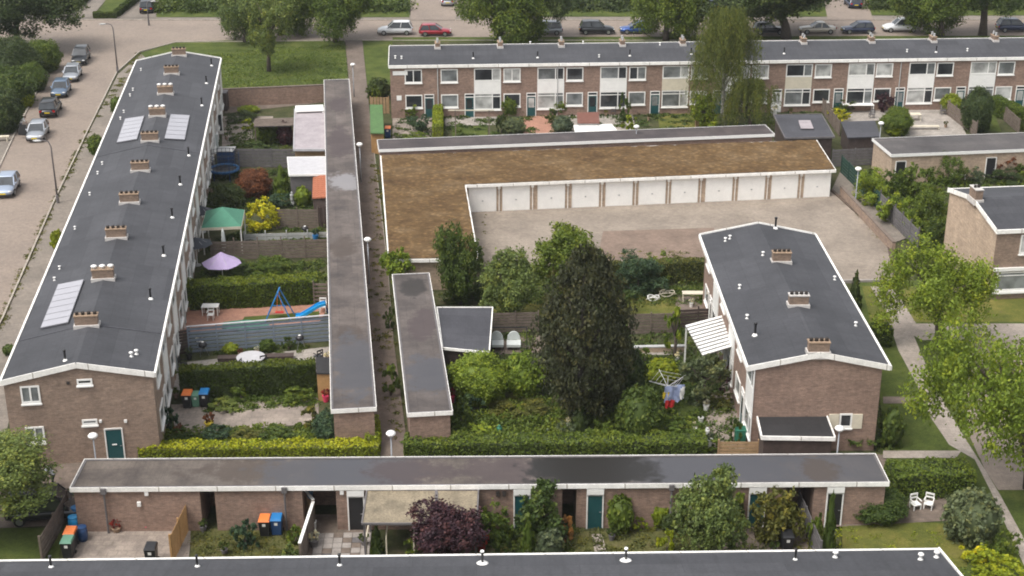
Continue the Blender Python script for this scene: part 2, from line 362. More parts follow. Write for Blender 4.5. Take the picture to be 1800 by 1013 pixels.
patio_m = paving('patio slabs', ((.30, .26, .225), (.25, .215, .19)), (.5, .5), ((.62,.60,.58),(1.2,1.15,1.1)), .5, dirt=.7)
redpatio_m = paving('red brick patio', ((.38, .20, .14), (.30, .16, .115)), (.21, .1), ((.8,.78,.75),(1.15,1.12,1.1)), .6)
gravel_m = paving('pale gravel path', ((.340, .293, .255), (.289, .251, .217)), (.3, .3), ((.82,.8,.78),(1.1,1.1,1.08)), .3)
lightpatio_m = paving('pale patio slabs', ((.357, .323, .289), (.306, .281, .255)), (.4, .4), ((.7,.69,.68),(1.15,1.13,1.1)), .6)

# ------------------------------------------------------------------ the setting: ground, roads, paths
MB().add([(-900, -300, 0), (900, -300, 0), (900, 1200, 0), (-900, 1200, 0)], [(0, 1, 2, 3)]).build('ground', weed_m)['kind'] = 'structure'
LVL = [0.004]
def patch(name, pts, m, z=None):
    if z is None: z = LVL[0]; LVL[0] += .004
    q = [P(x, y, 0) for x, y in pts]
    o = MB().add([(v.x, v.y, z) for v in q], [tuple(range(len(q)))]).build(name, m); o['kind'] = 'structure'
    # orientation up
    if o.data.polygons[0].normal.z < 0: o.data.flip_normals()
    return o
def kerb(pts, wd=.13, h=.12, m=None):
    q = [P(x, y, 0) for x, y in pts]; mb = MB()
    for a, b in zip(q, q[1:]): mb.bar(a + Vector((0, 0, h/2)), b + Vector((0, 0, h/2)), wd, h)
    o = mb.build('kerb', m or plain('kerb stone', (.36, .32, .27), .9, .3, 2)); o['kind'] = 'structure'; return o
patch('road', [(-200, 900), (-40, 640), (5, 560), (94, 357), (154, 231), (205, 128), (245, 92), (310, 76), (620, 74), (1100, 74), (1900, 74), (1900, 36), (-100, 36), (-100, 78), (60, 78), (103, 90), (30, 228), (-60, 420), (-300, 800)], road_m)
patch('pavement', [(-200, 1000), (-35, 640), (8, 560), (97, 357), (157, 231), (208, 130), (248, 96), (262, 100), (200, 260), (120, 480), (20, 720), (-40, 1000)], path_m)
patch('pavement', [(-100, 100), (103, 90), (60, 170), (30, 228), (-60, 420), (-300, 800), (-600, 800), (-100, 280), (0, 232), (75, 120), (0, 100)][::1][2:9], path_m)
patch('pavement', [(-100, 36), (1900, 36), (1900, 27), (-100, 27)], path_m)
patch('lawn', [(248, 94), (300, 76), (400, 71), (606, 72), (612, 150), (570, 158), (390, 162), (385, 108), (262, 108)], lawn_m)
patch('lawn', [(637, 72), (690, 72), (690, 150), (640, 150)], lawn_m)
patch('lawn', [(690, 74), (1900, 74), (1900, 63), (690, 66)], lawn_m)
patch('lawn', [(-100, 26), (160, 26), (200, -10), (-100, -10)], lawn_m)
patch('lawn', [(165, 30), (205, 30), (250, -8), (195, -8)], lawn_m)
patch('lawn', [(275, 31), (720, 31), (720, -10), (275, -10)], lawn_m)
patch('lawn', [(870, 30), (1455, 30), (1455, -10), (870, -10)], lawn_m)
patch('lawn', [(1510, 28), (1900, 28), (1900, -10), (1510, -10)], lawn_m)
patch('road', [(722, 36), (800, 36), (830, -40), (720, -40)], road_m)
patch('road', [(1455, 36), (1535, 36), (1510, -40), (1440, -40)], road_m)
patch('pavement', [(205, 32), (272, 32), (295, -20), (250, -20)], path_m)
patch('pavement', [(100, 32), (160, 32), (195, -10), (160, -10)], path_m)
patch('alley', [(607, 72), (637, 72), (655, 250), (680, 460), (692, 600), (722, 830), (655, 830), (640, 500), (622, 250), (613, 140)], alley_m)
patch('yard', [(805, 372), (1475, 338), (1560, 425), (1575, 495), (1250, 500), (1240, 465), (850, 470)], yard_m)
patch('yard', [(1060, 408), (1255, 402), (1262, 455), (1050, 460)], pinkyard_m)
patch('path', [(1462, 335), (1478, 300), (1500, 300), (1600, 418), (1566, 430)], path_m)
# right hand side
patch('lawn', [(1500, 495), (1900, 495), (1900, 1100), (1560, 1100), (1560, 830), (1540, 640)], lawn_m)
patch('worn_grass', [(1515, 505), (1900, 505), (1900, 568), (1530, 568)], lawn2_m)
patch('path', [(1563, 571), (1900, 571), (1900, 600), (1620, 600), (1606, 592), (1624, 636), (1650, 694), (1686, 757), (1731, 828), (1758, 873), (1830, 1005), (1830, 1060), (1790, 976), (1740, 864), (1713, 810), (1668, 784), (1633, 732), (1610, 676), (1579, 618)], gravel_m)
patch('road', [(1700, 600), (1900, 600), (1900, 864), (1754, 864), (1731, 828), (1700, 760)], road_m)
patch('path', [(1530, 506), (1570, 506), (1610, 571), (1570, 571)], gravel_m)
patch('path', [(1552, 808), (1680, 808), (1690, 795), (1552, 795)], gravel_m)
patch('path', [(1552, 712), (1622, 712), (1618, 700), (1552, 700)], alley_m)
patch('worn_grass', [(1480, 1000), (1700, 1000), (1690, 925), (1480, 915)], lawn2_m)
patch('patio', [(1455, 930), (1680, 918), (1670, 860), (1560, 862), (1480, 870)], alley_m)
# left gardens
LVL[0] = .02
patch('patio', [(300, 590), (560, 570), (580, 535), (330, 540)], redpatio_m)
patch('patio', [(290, 690), (580, 650), (580, 610), (300, 640)], lightpatio_m)
patch('patio', [(310, 765), (560, 745), (560, 700), (300, 712)], patio_m)
patch('patio', [(395, 200), (575, 180), (572, 165), (392, 165)], alley_m)
patch('patio', [(390, 260), (480, 250), (480, 205), (392, 205)], patio_m)
patch('lawn', [(420, 572), (560, 560), (562, 548), (430, 558)], lawn_m)
patch('pavement', [(60, 860), (270, 860), (275, 800), (60, 800)], alley_m)
patch('pavement', [(240, 860), (1560, 860), (1560, 800), (240, 800)], alley_m)
patch('lawn', [(-100, 1100), (90, 1100), (110, 930), (-100, 930)], lawn_m)
patch('road', [(-100, 935), (105, 925), (120, 850), (60, 830), (-100, 830)], alley_m)
# middle gardens
LVL[0] = .02
patch('lawn', [(860, 765), (1000, 765), (1000, 708), (860, 708)], lawn2_m)
patch('lawn', [(840, 560), (1200, 555), (1205, 520), (850, 525)], lawn2_m)
patch('patio', [(1185, 552), (1260, 552), (1262, 515), (1190, 518)], alley_m)
patch('lawn', [(1110, 740), (1260, 735), (1240, 690), (1110, 690)], lawn_m)
patch('patio', [(1235, 790), (1310, 790), (1300, 650), (1245, 700)], patio_m)
patch('patio', [(870, 625), (960, 620), (960, 590), (870, 595)], alley_m)
patch('path', [(1120, 625), (1200, 625), (1200, 608), (1120, 608)], lightpatio_m)
# far gardens in front of row
LVL[0] = .02
patch('patio', [(690, 255), (780, 250), (780, 205), (690, 205)], patio_m)
patch('lawn', [(795, 246), (857, 244), (857, 222), (795, 222)], lawn_m)
patch('patio', [(782, 222), (875, 220), (875, 200), (782, 202)], lightpatio_m)
patch('patio', [(920, 240), (990, 240), (990, 198), (920, 198)], redpatio_m)
patch('patio', [(995, 240), (1120, 238), (1110, 195), (995, 195)], lightpatio_m)
patch('lawn', [(1160, 232), (1250, 230), (1240, 195), (1155, 195)], lawn2_m)
patch('patio', [(1480, 215), (1570, 212), (1560, 180), (1470, 180)], lightpatio_m)
patch('patio', [(1590, 240), (1700, 240), (1670, 180), (1580, 180)], lightpatio_m)
patch('lawn', [(1730, 232), (1760, 232), (1745, 195), (1720, 195)], lawn_m)
# near gardens between shed row and bottom roof
LVL[0] = .02
patch('patio', [(120, 1000), (330, 1000), (340, 905), (120, 905)], patio_m)
patch('worn_grass', [(335, 1000), (530, 1000), (530, 930), (335, 930)], soil_m)
patch('patio', [(535, 1000), (650, 1000), (650, 905), (535, 905)], alley_m)
patch('worn_grass', [(1010, 1000), (1180, 1000), (1180, 935), (1010, 935)], soil_m)
patch('path', [(1040, 940), (1058, 940), (1075, 1000), (1050, 1000)], gravel_m)
patch('patio', [(1270, 1000), (1420, 1000), (1420, 920), (1270, 920)], alley_m)
kerb([(-40, 640), (5, 560), (94, 357), (154, 231), (205, 128), (245, 92), (310, 75), (606, 72)])
kerb([(637, 72), (1900, 72)])
kerb([(60, 78), (103, 90), (30, 228), (-60, 420)])
kerb([(-100, 36), (722, 36)]); kerb([(800, 36), (1455, 36)]); kerb([(1535, 36), (1900, 36)])
kerb([(1462, 337), (1560, 425), (1575, 495)], .25, .2, M['earth'])
kerb([(1240, 500), (1545, 497)], .2, .25, M['concrete'])
kerb([(640, 150), (655, 250), (680, 460), (690, 600)], .12, .06)
mb = MB()
for (a, b) in [((870, 378), (1230, 352)), ((900, 393), (1240, 391)), ((1100, 404), (1260, 402))]:
    pa, pb = P(*a), P(*b); 
    q_ = [(pa.x+(pb.x-pa.x)*i/12, pa.y+(pb.y-pa.y)*i/12+R.uniform(-.07, .07), LVL[0]+.004) for i in range(13)]
    for u_, v_ in zip(q_, q_[1:]): mb.bar(u_, v_, R.uniform(.03, .1), .01)
mb.build('drain_channel', M['earth'])['kind'] = 'structure'

# ------------------------------------------------------------------ buildings
class Frame:
    def __init__(s, O, ang): s.O = Vector((O[0], O[1], 0)); s.a = ang; s.c, s.s = math.cos(ang), math.sin(ang)
    def W(s, x, y, z=0): return Vector((s.O.x + x*s.c - y*s.s, s.O.y + x*s.s + y*s.c, z))
    def L(s, v): dx, dy = v[0]-s.O.x, v[1]-s.O.y; return Vector((dx*s.c + dy*s.s, -dx*s.s + dy*s.c, v[2]))
    def px(s, x, y, z): return s.L(P(x, y, z))
def fac_px(fr, o, be, px, py):              # pixel -> (u, z) on a facade of frame fr
    O = fr.W(*o); a = fr.a + be; u = Vector((math.cos(a), math.sin(a), 0)); n = Vector((math.sin(a), -math.cos(a), 0))
    d = Vector(ray(px, py)); c = Vector((0, 0, H)); t = (O - c).dot(n) / d.dot(n); q = c + d * t
    return (q - O).dot(u), q.z
FT = .095
def win_frame(w, h, sty):
    def fn():
        m = MB(); f = FT; m.box(-w/2, -.07, 0, -w/2+f, 0, h).box(w/2-f, -.07, 0, w/2, 0, h).box(-w/2+f, -.07, 0, w/2-f, 0, f*1.5).box(-w/2+f, -.07, h-f, w/2-f, 0, h)
        if sty == 'two': m.box(w*.18-f/2, -.069, f*1.5, w*.18+f/2, 0, h-f)
        if sty == 'half': m.box(-f/2, -.069, f*1.5, f/2, 0, h-f)
        if sty == 'tri': m.box(w*.18-f/2, -.069, f*1.5, w*.18+f/2, 0, h-f).box(-w/2+f, -.066, h*.78, w*.18-f/2, 0, h*.78+f*.8).box(w*.18+f/2, -.066, h*.78, w/2-f, 0, h*.78+f*.8)
        return m
    return cached(('window_frame', round(w,2), round(h,2), sty), fn)
def window(parent, o, be, u, z, w, h, sty='one', pane=None, frame=None, sill=True):
    loc = (o[0] + u*math.cos(be), o[1] + u*math.sin(be), z)
    f = put('window', win_frame(w, h, sty), frame or M['white'], parent, loc, be)
    cuts = {'one': [(-w/2, w/2)], 'two': [(-w/2, w*.18), (w*.18, w/2)], 'half': [(-w/2, 0), (0, w/2)], 'tri': [(-w/2, w*.18), (w*.18, w/2)]}[sty]
    for a, b in cuts:
        g = cached(('pane', round(b-a,2), round(h,2)), lambda: MB().box(-(b-a)/2+FT/2, -.025, FT, (b-a)/2-FT/2, -.003, h-FT))
        put('pane', g, pane if pane else GL[R.choice([0, 0, 1, 1, 2, 2])], f, ((a+b)/2, 0, 0))
    if sill: put('sill', cached(('sill', round(w,2)), lambda: MB().box(-w/2-.05, -.13, -.09, w/2+.05, 0, -.002)), M['white'], f)
    return f
def door(parent, o, be, u, w=.95, h=2.15, mat=None, glazed=True, light=True, z=0.0, frame=None):
    loc = (o[0] + u*math.cos(be), o[1] + u*math.sin(be), z)
    d = put('door', cached(('door', w, h), lambda: MB().box(-w/2+.07, -.04, 0, w/2-.07, -.004, h)), mat or M['teal'], parent, loc, be)
    put('door_frame', cached(('door_frame', w, h, light), lambda: MB().box(-w/2, -.08, 0, -w/2+.07, 0, h+(.4 if light else .07)).box(w/2-.07, -.08, 0, w/2, 0, h+(.4 if light else .07)).box(-w/2+.07, -.08, h, w/2-.07, 0, h+.09)
        .box(-w/2+.07, -.08, h+(.33 if light else .0), w/2-.07, 0.0, h+(.4 if light else .09001))), frame or M['white'], d)
    if light: put('pane', cached(('doorlight', w), lambda: MB().box(-w/2+.07, -.03, 0, w/2-.07, -.002, .24)), GL[0], d, (0, 0, h+.09))
    if glazed: put('pane', cached(('doorpane', w), lambda: MB().box(-w/2+.2, -.05, .95, w/2-.2, -.041, h-.15)), GL[R.choice([0, 1, 2])], d)
    put('handle', boxmesh(.12, .05, .03), M['rim'], d, (w/2-.17, -.07, 1.02))
    return d
def chimney(parent, x, y, z, wx=1.35, wy=.5, h=.62, pots=4, cap=None, rot=0, white_pots=False):
    c = put('chimney', boxmesh(wx, wy, h+.5), M['chim'], parent, (x, y, z-.5), rot)
    put('capstone', boxmesh(wx+.08, wy+.08, .07), cap or M['clay'], c, (0, 0, h+.5))
    put('flashing', boxmesh(wx+.16, wy+.24, .42), M['lead'], c, (0, 0, .17))
    pm = cached(('pot', 1), lambda: MB().lathe([(.12, 0), (.10, .1), (.12, .12), (.12, .17)], 8), True)
    wm = cached(('cowl', 1), lambda: MB().lathe([(.13, 0), (.13, .12), (.2, .14), (.2, .2), (.06, .26)], 8), True)
    for i in range(pots):
        xx = (i - (pots-1)/2) * (wx-.3) / max(1, pots-1)
        put('chimney_pot', wm if white_pots else pm, M['white'] if white_pots else M['dbark'], c, (xx, 0, h+.57))
    return c
def vent(parent, x, y, z, kind='white', s=1.0):
    if kind == 'white':
        me = cached(('vent',), lambda: MB().lathe([(.15, 0), (.12, .06), (.07, .1), (.07, .26), (.15, .3), (.14, .36), (.04, .4)], 10), True)
        s *= .78; return put('roof_vent', me, M['white'], parent, (x, y, z), 0, (s, s, s))
    me = cached(('flue',), lambda: MB().lathe([(.075, 0), (.075, .75), (.11, .77), (.11, .88), (.03, .9)], 8), True)
    o = put('flue_pipe', me, M['blackp'], parent, (x, y, z), 0, (s, s, s))
    b = cached(('fluebase',), lambda: MB().lathe([(.2, .0), (.16, .05), (.09, .16)], 10), True)
    put('flue_collar', b, M['white'], o, (0, 0, 0), 0, (1.0 if kind == 'flue' else 2.2, 1.0 if kind == 'flue' else 2.2, 1))
    if kind == 'disc': put('flue_cap', cached(('fcap',), lambda: MB().lathe([(.05, .9), (.14, .93), (.12, 1.0)], 8)), M['white'], o)
    return o
EV, RG = 5.6, 6.45
def house_row(name, label, cat, O, ang, W, L, ax='y', brick='brick', ev=EV, rg=RG, group=None, ov=0.0):
    """gabled block; ridge along local y (ax 'y') or x"""
    fr = Frame(O, ang); t = thing(name, label, cat, (O[0], O[1], 0), ang, group=group)
    X, Y = (W, L) if ax == 'y' else (L, W)
    m = MB()
    if ax == 'y':
        vs = [(ov,0,0),(X-ov,0,0),(X-ov,0,ev-.12),(X/2,0,rg-.12),(ov,0,ev-.12),(ov,Y,0),(X-ov,Y,0),(X-ov,Y,ev-.12),(X/2,Y,rg-.12),(ov,Y,ev-.12)]
    else:
        vs = [(0,Y,0),(0,0,0),(0,0,ev-.12),(0,Y/2,rg-.12),(0,Y,ev-.12),(X,Y,0),(X,0,0),(X,0,ev-.12),(X,Y/2,rg-.12),(X,Y,ev-.12)]
    fs = [(0,1,2,3,4),(9,8,7,6,5),(1,6,7,2),(0,4,9,5),(2,7,8,3),(3,8,9,4)]
    m.add(vs, fs).build('wall', M[brick], t)
    o = .10; sl = (rg-ev)/(W/2)
    for sgn in (0, 1):
        a, b = (-o, W/2) if sgn == 0 else (W+o, W/2)
        za = ev - o*sl; r = MB()
        if ax == 'y': r.add([(a,-o,za),(b,-o,rg),(b,Y+o,rg),(a,Y+o,za),(a,-o,za-.11),(b,-o,rg-.11),(b,Y+o,rg-.11),(a,Y+o,za-.11)], [(0,1,2,3),(7,6,5,4),(0,4,5,1),(1,5,6,2),(2,6,7,3),(3,7,4,0)])
        else: r.add([(-o,a,za),(-o,b,rg),(X+o,b,rg),(X+o,a,za),(-o,a,za-.11),(-o,b,rg-.11),(X+o,b,rg-.11),(X+o,a,za-.11)], [(0,1,2,3),(7,6,5,4),(0,4,5,1),(1,5,6,2),(2,6,7,3),(3,7,4,0)])
        r.build('roof', M['roof'] if ax == 'y' else M['roofx'], t)
    # white verge and eave boards
    f = MB(); g = o + .03
    def B(p, q, hgt=.3, wd=.05): f.bar(p, q, wd, hgt)
    zz = -.13
    if ax == 'y':
        for yy in (-g, Y+g):
            f.bar((-g, yy, ev-o*sl+zz+.07), (W/2, yy, rg+zz+.07), .06, .34); f.bar((W/2, yy, rg+zz+.07), (W+g, yy, ev-o*sl+zz+.07), .06, .34)
        for xx in (-g-.03, W+g+.03): f.bar((xx, -g, ev+zz+.02), (xx, Y+g, ev+zz+.02), .12, .26)
    else:
        for xx in (-g, X+g):
            f.bar((xx, -g, ev-o*sl+zz+.07), (xx, W/2, rg+zz+.07), .06, .34); f.bar((xx, W/2, rg+zz+.07), (xx, W+g, ev-o*sl+zz+.07), .06, .34)
        for yy in (-g-.03, W+g+.03): f.bar((-g, yy, ev+zz-.02), (X+g, yy, ev+zz-.02), .12, .30)
    f.build('fascia', M['fascia'], t)
    def rz(x, y):
        d = x if ax == 'y' else y
        return rg - abs(d - W/2) * sl
    return t, fr, rz
def on_roof(fr, rz, px, py, z0=6.0):
    z = z0
    for _ in range(4): q = fr.px(px, py, z); z = rz(q.x, q.y)
    return q.x, q.y, z
def bays(t, o, be, L, n, off=0.0, flip=False, zb=0.0):
    bw = L / n
    for i in range(n):
        u = off + i * bw
        f = (lambda s: u + (bw - s if flip else s))
        window(t, o, be, f(bw*.30), 3.95, bw*.24, 1.35)
        window(t, o, be, f(bw*.30), 1.15, bw*.24, 1.3)
        door(t, o, be, f(bw*.60)-.2, mat=R.choice([M['teal'], M['teal'], M['white']]))
        window(t, o, be, f(bw*.80)+.35, 3.95, 2.3, 1.45, 'two', sill=False)
        put('spandrel_panel', cached(('spandrel',), lambda: MB().box(-1.15, -.06, 0, 1.15, 0, 1.42)), M['white'], t, (o[0]+(f(bw*.80)+.35)*math.cos(be), o[1]+(f(bw*.80)+.35)*math.sin(be), 2.5), be)
        window(t, o, be, f(bw*.80)+.35, .8, 2.3, 1.68, 'tri')
def solar(t, fr, rz, pts, n):
    c = [Vector(on_roof(fr, rz, *p)) + Vector((0, 0, .12)) for p in pts]   # near-left, near-right, far-right, far-left
    arr = MB().add([tuple(q) for q in c] + [tuple(q - Vector((0, 0, .08))) for q in c], [(0,1,2,3),(7,6,5,4),(0,4,5,1),(1,5,6,2),(2,6,7,3),(3,7,4,0)]).build('solar_array', M['panelframe'], t)
    for i in range(n):
        a, b = (i + .045) / n, (i + .955) / n
        q = [c[0].lerp(c[3], a), c[1].lerp(c[2], a), c[1].lerp(c[2], b), c[0].lerp(c[3], b)]
        e = (q[1]-q[0]).normalized() * .03; q[0] = q[0]+e; q[3] = q[3]+e; q[1] = q[1]-e; q[2] = q[2]-e
        q = [p + Vector((0, 0, .012)) for p in q]
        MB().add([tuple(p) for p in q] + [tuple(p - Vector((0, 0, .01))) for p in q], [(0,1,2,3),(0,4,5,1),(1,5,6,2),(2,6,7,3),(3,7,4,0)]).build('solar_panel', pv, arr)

# left terrace
A, fa, ra = house_row('terraced_houses', 'long brown brick terrace with grey roof and ten chimneys running away on the left', 'houses', (-28.9, 75.35), rad(7.4), 8.3, 74.4)
for i, (x, y) in enumerate([(153,571),(182,489),(205,417),(228,355),(247,299),(264,247),(277,203),(291,164),(302,129),(315,97)]):
    q = on_roof(fa, ra, x, y, 6.4); chimney(A, q[0], q[1], q[2], pots=[4,3,4,4,4,4,3,3,4,4][i], white_pots=i in (1, 6, 7))
for x, y in [(248,124),(234,159),(229,169),(218,198),(212,210),(180,289),(172,306),(158,343),(132,403),(105,473),(96,493)]:
    q = on_roof(fa, ra, x, y); vent(A, q[0], q[1], q[2]-.02, s=.85)
for x, y in [(372,116),(363,147),(355,186),(332,274),(317,325),(303,383),(288,450),(265,526)]:
    q = on_roof(fa, ra, x, y); vent(A, q[0], q[1], q[2]-.02, 'flue', .9)
for x, y in [(231,627),(240,623)]:
    q = on_roof(fa, ra, x, y); vent(A, q[0], q[1], q[2]-.02, s=1.1)
q = on_roof(fa, ra, 115, 634); vent(A, q[0], q[1], q[2]-.02, 'flue', .8)
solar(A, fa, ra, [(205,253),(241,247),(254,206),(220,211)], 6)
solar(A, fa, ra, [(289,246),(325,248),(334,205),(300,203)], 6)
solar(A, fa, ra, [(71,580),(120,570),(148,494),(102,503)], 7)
for yy in (fa.px(150, 577, 6.2).y, fa.px(265, 258, 6.3).y):
    for sgn in (0, 1):
        xa, xb = (-.08, 4.15) if sgn == 0 else (8.38, 4.15)
        MB().bar((xa, yy, ra(xa, 0)+.012), (xb, yy, ra(xb, 0)+.012), .16, .03).build('lap_joint', M['dark'], A)
bays(A, (8.3, 0), math.pi/2, 74.4, 10)
go = (0, 0)
def pxwin(t, fr, o, be, box, sty='one', **k):
    x0, y0, x1, y1 = box; a = fac_px(fr, o, be, x0, y1); b = fac_px(fr, o, be, x1, y1); c = fac_px(fr, o, be, (x0+x1)/2, y0); d = fac_px(fr, o, be, (x0+x1)/2, y1)
    return window(t, o, be, (a[0]+b[0])/2, d[1], b[0]-a[0], c[1]-d[1], sty, **k)
pxwin(A, fa, go, 0, (39,678,73,709), 'half', pane=GL[1]); pxwin(A, fa, go, 0, (48,750,81,779), 'half', pane=GL[1])
pxwin(A, fa, go, 0, (136,666,163,677), pane=GL[0]); pxwin(A, fa, go, 0, (145,737,172,747), pane=GL[1])
u = fac_px(fa, go, 0, 202, 780)[0]; door(A, go, 0, u, 1.05, 2.1, M['teal'], False, False)
MB().box(-.15, -.09, 1.1, .12, -.045, 1.16).build('letter_plate', M['white'], A, (u, 0, 0))
for x, y in [(120, 675), (177, 742), (221, 742)]:
    u, z = fac_px(fa, go, 0, x, y); put('wall_lamp' if x > 200 else 'air_vent', boxmesh(.16, .1, .16), M['white'] if x > 150 else M['dbark'], A, (u, -.05, z))
pb = P(85, 800); 
# right hand house block
D, fd, rd = house_row('terraced_houses', 'short brown brick block of three houses with grey roof behind the big dark conifer', 'houses', (13.8, 77.25), rad(-.2 + .9), 8.0, 21.4, brick='brick2', ov=.3)
for i, (x, y) in enumerate([(1438,618),(1403,535),(1373,459)]):
    q = on_roof(fd, rd, x, y, 6.4); chimney(D, q[0], q[1], q[2], pots=4, wx=1.2, cap=M['lead'] if i == 1 else None)
for x, y in [(1275,424),(1283,420),(1341,449),(1300,507),(1467,492),(1504,573),(1313,560)]:
    q = on_roof(fd, rd, x, y); vent(D, q[0], q[1], q[2]-.02)
for x, y in [(1363,402),(1327,590)]:
    q = on_roof(fd, rd, x, y); vent(D, q[0], q[1], q[2]-.02, 'flue')
bays(D, (.3, 21.4), -math.pi/2, 21.4, 3)
w_ = pxwin(D, fd, go, 0, (1474,727,1496,752), pane=GL[0])
for x in (1464, 1505):
    u, z = fac_px(fd, go, 0, x, 753); MB().box(-.3, -.06, 0, .3, -.002, .95).build('shutter', M['cream'], D, (u, 0, z))
# far row facing the camera
Fh, ff, rf = house_row('terraced_houses', 'long red brick terrace facing us across the far gardens with white framed windows', 'houses', (-12.43, 147.45), rad(3.1), 8.3, 82, ax='x', brick='brick2')
for x, y in [(769,82),(879,81),(987,82),(1094,80),(1200,78),(1411,74),(1520,70),(1624,68),(1727,66),(1308,76)]:
    q = on_roof(ff, rf, x, y, 6.4); chimney(Fh, q[0], 4.15, 6.45, wx=.5, wy=1.1, h=.42, pots=1, cap=M['clay'])
    for s in (-.35, .35): put('chimney_pot', cached(('pot2',), lambda: MB().lathe([(.12, 0), (.1, .22), (.13, .3)], 8)), M['lgrey'], Fh, (q[0], 4.15 + s, 6.98))
for x, y in [(695,105),(706,106),(1053,105),(1160,79),(1594,94),(1700,92),(932,76),(1025,76)]:
    q = on_roof(ff, rf, x, y); vent(Fh, q[0], q[1], q[2]-.02)
for x, y in [(832,107),(945,106),(1107,102),(1215,98),(1378,98),(1645,96)]:
    q = on_roof(ff, rf, x, y); vent(Fh, q[0], q[1], q[2]-.02, 'flue', .8)
fo = (0, 0)
def fu(x): return fac_px(ff, fo, 0, x, 150)[0]
UP, LO = 3.7, 1.05
for x, hv in [(727,'half'),(790,'one'),(900,'half'),(1010,'one'),(1120,'half'),(1228,'one'),(1335,'one'),(1445,'one'),(1552,'one'),(1658,'one'),(1765,'one'),(1870,'one')]:
    window(Fh, fo, 0, fu(x), UP, 1.75, 1.4, hv); window(Fh, fo, 0, fu(x), LO, 1.75, 1.4, 'one')
k = 0
for x in [857, 968, 1078, 1187, 1294, 1403, 1512, 1618, 1725, 1830]:
    u = fu(x); k += 1
    window(Fh, fo, 0, u, 3.78, 2.75, 1.35, 'two', sill=False)
    put('spandrel_panel', cached(('spandrelF',), lambda: MB().box(-1.38, -.06, 0, 1.38, 0, 1.22)), M['cream'] if k in (4, 6) else M['white'], Fh, (u, 0, 2.545))
    window(Fh, fo, 0, u, .75, 2.75, 1.78, 'tri')
for x in [754, 825, 934, 1042, 1152, 1262, 1367, 1475, 1583, 1690, 1795]:
    door(Fh, fo, 0, fu(x), 1.0, 2.1, M['white'] if x == 1367 else M['teal'])
MB().box(-.75, -.05, 0, .75, -.004, .42).build('name_plate', M['white'], Fh, (fu(704), 0, 4.55))
MB().box(-.25, -.05, 0, .25, -.004, .5).build('wall_box', M['white'], Fh, (fu(701), 0, 1.9))
for x in (780, 990, 1300, 1590): MB().tube([(0, -.08, 0), (0, -.08, 5.2)], .05, 6).build('downpipe', M['lgrey'], Fh, (fu(x)-.6, 0, 0))
# bottom roof
Kh, fk, rk = house_row('terraced_houses', 'grey roof of the nearest terrace cut off by the bottom edge of the photo', 'houses', (-50.3, 48.0), rad(1.3), 8.3, 70, ax='x', brick='brick')
for x, y, kd, s in [(90,997,'flue',1.0),(347,996,'flue',1.0),(597,994,'flue',1.0),(848,991,'disc',1.0),(1100,986,'disc',1.0),(1398,984,'flue',.9)]:
    q = on_roof(fk, rk, x, y, 5.6); vent(Kh, q[0], q[1], q[2]-.02, kd, s*.7)
for x, y in [(1468,980),(1618,984),(1646,980)]:
    q = on_roof(fk, rk, x, y, 5.6); vent(Kh, q[0], q[1], q[2]-.02, s=1.2)
# right middle house
Jh, fj, rj = house_row('terraced_houses', 'house block with pale brick gable and grey roof at the right edge of the photo', 'houses', (34.98, 99.9), rad(6.3), 8.9, 22, ax='x', brick='brick3')
Jf = MB().box(0.02, -.03, 0, 22, -.002, 5.42).build('front_wall', M['brick'], Jh)
for x, y in [(1718, 352)]:
    q = on_roof(fj, rj, x, y, 6.4); chimney(Jh, q[0], 4.45, 6.4, wx=.55, wy=1.2, h=.8, pots=2, cap=M['lead'])
jo = (0, -.035)
window(Jh, jo, 0, 2.6, 3.6, 1.5, 1.5, 'one', pane=GL[2]); window(Jh, jo, 0, 6, 3.6, 1.5, 1.5); window(Jh, jo, 0, 2.5, .75, 4.2, 1.5, 'tri', pane=GL[1])
MB().box(.1, -.2, 2.35, 21.5, -.036, 2.6).build('canopy_board', M['white'], Jh); MB().box(.1, -.2, .55, 21.5, -.036, .66).build('sill_board', M['white'], Jh)

# ---------------- flat roofed sheds
def flat(name, label, cat, O, ang, W, L, h, roofm, brick='brick2', gaps=None, over=.12, group=None, fm=None, walls=True):
    fr = Frame(O, ang); t = thing(name, label, cat, (O[0], O[1], 0), ang, group=group)
    if gaps is None: MB().box(over, over, 0, W-over, L-over, h-.24).build('wall', M[brick], t)
    else:
        xs = [over] + [g for p in gaps for g in p] + [W-over]
        for i in range(0, len(xs), 2):
            if xs[i+1] - xs[i] > .05: MB().box(xs[i], over, 0, xs[i+1], L-over, h-.24).build('wall', M[brick], t)
        for a, b in gaps: MB().box(a+.002, L-over-.25, 0, b-.002, L-over-.01, h-.241).build('wall', M[brick], t)
    MB().box(0, 0, h-.235, W, L, h-.04).build('roof', roofm, t)
    f = fm or M['fascia']
    e = .035
    MB().box(-e, -e, h-.25, W+e, 0, h+.02).box(-e, 0, h-.25, 0, L, h+.02).box(W, 0, h-.25, W+e, L, h+.02).box(-e, L, h-.25, W+e, L+e, h+.02).build('fascia', f, t)
    MB().box(0, 0, h-.038, W, .13, h).box(0, .13, h-.038, .13, L, h).box(W-.13, .13, h-.038, W, L, h).box(.13, L-.13, h-.038, W-.13, L, h).build('roof_edging', M['gwood'], t)
    return t, fr
def blob(n=14, rx=1., ry=1., j=.3):
    return [(rx*math.cos(2*math.pi*i/n)*(1+R.uniform(-j, j)), ry*math.sin(2*math.pi*i/n)*(1+R.uniform(-j, j))) for i in range(n)]
def puddle(t, fr, px, py, h, rx, ry, m, name='puddle'):
    q = fr.px(px, py, h); MB().prism([(q.x+a, q.y+b) for a, b in blob(18, rx, ry, .22)], h+.002, h+.006).build(name, m, t)
_f = Frame((-10.6, 77.2), rad(7.0))
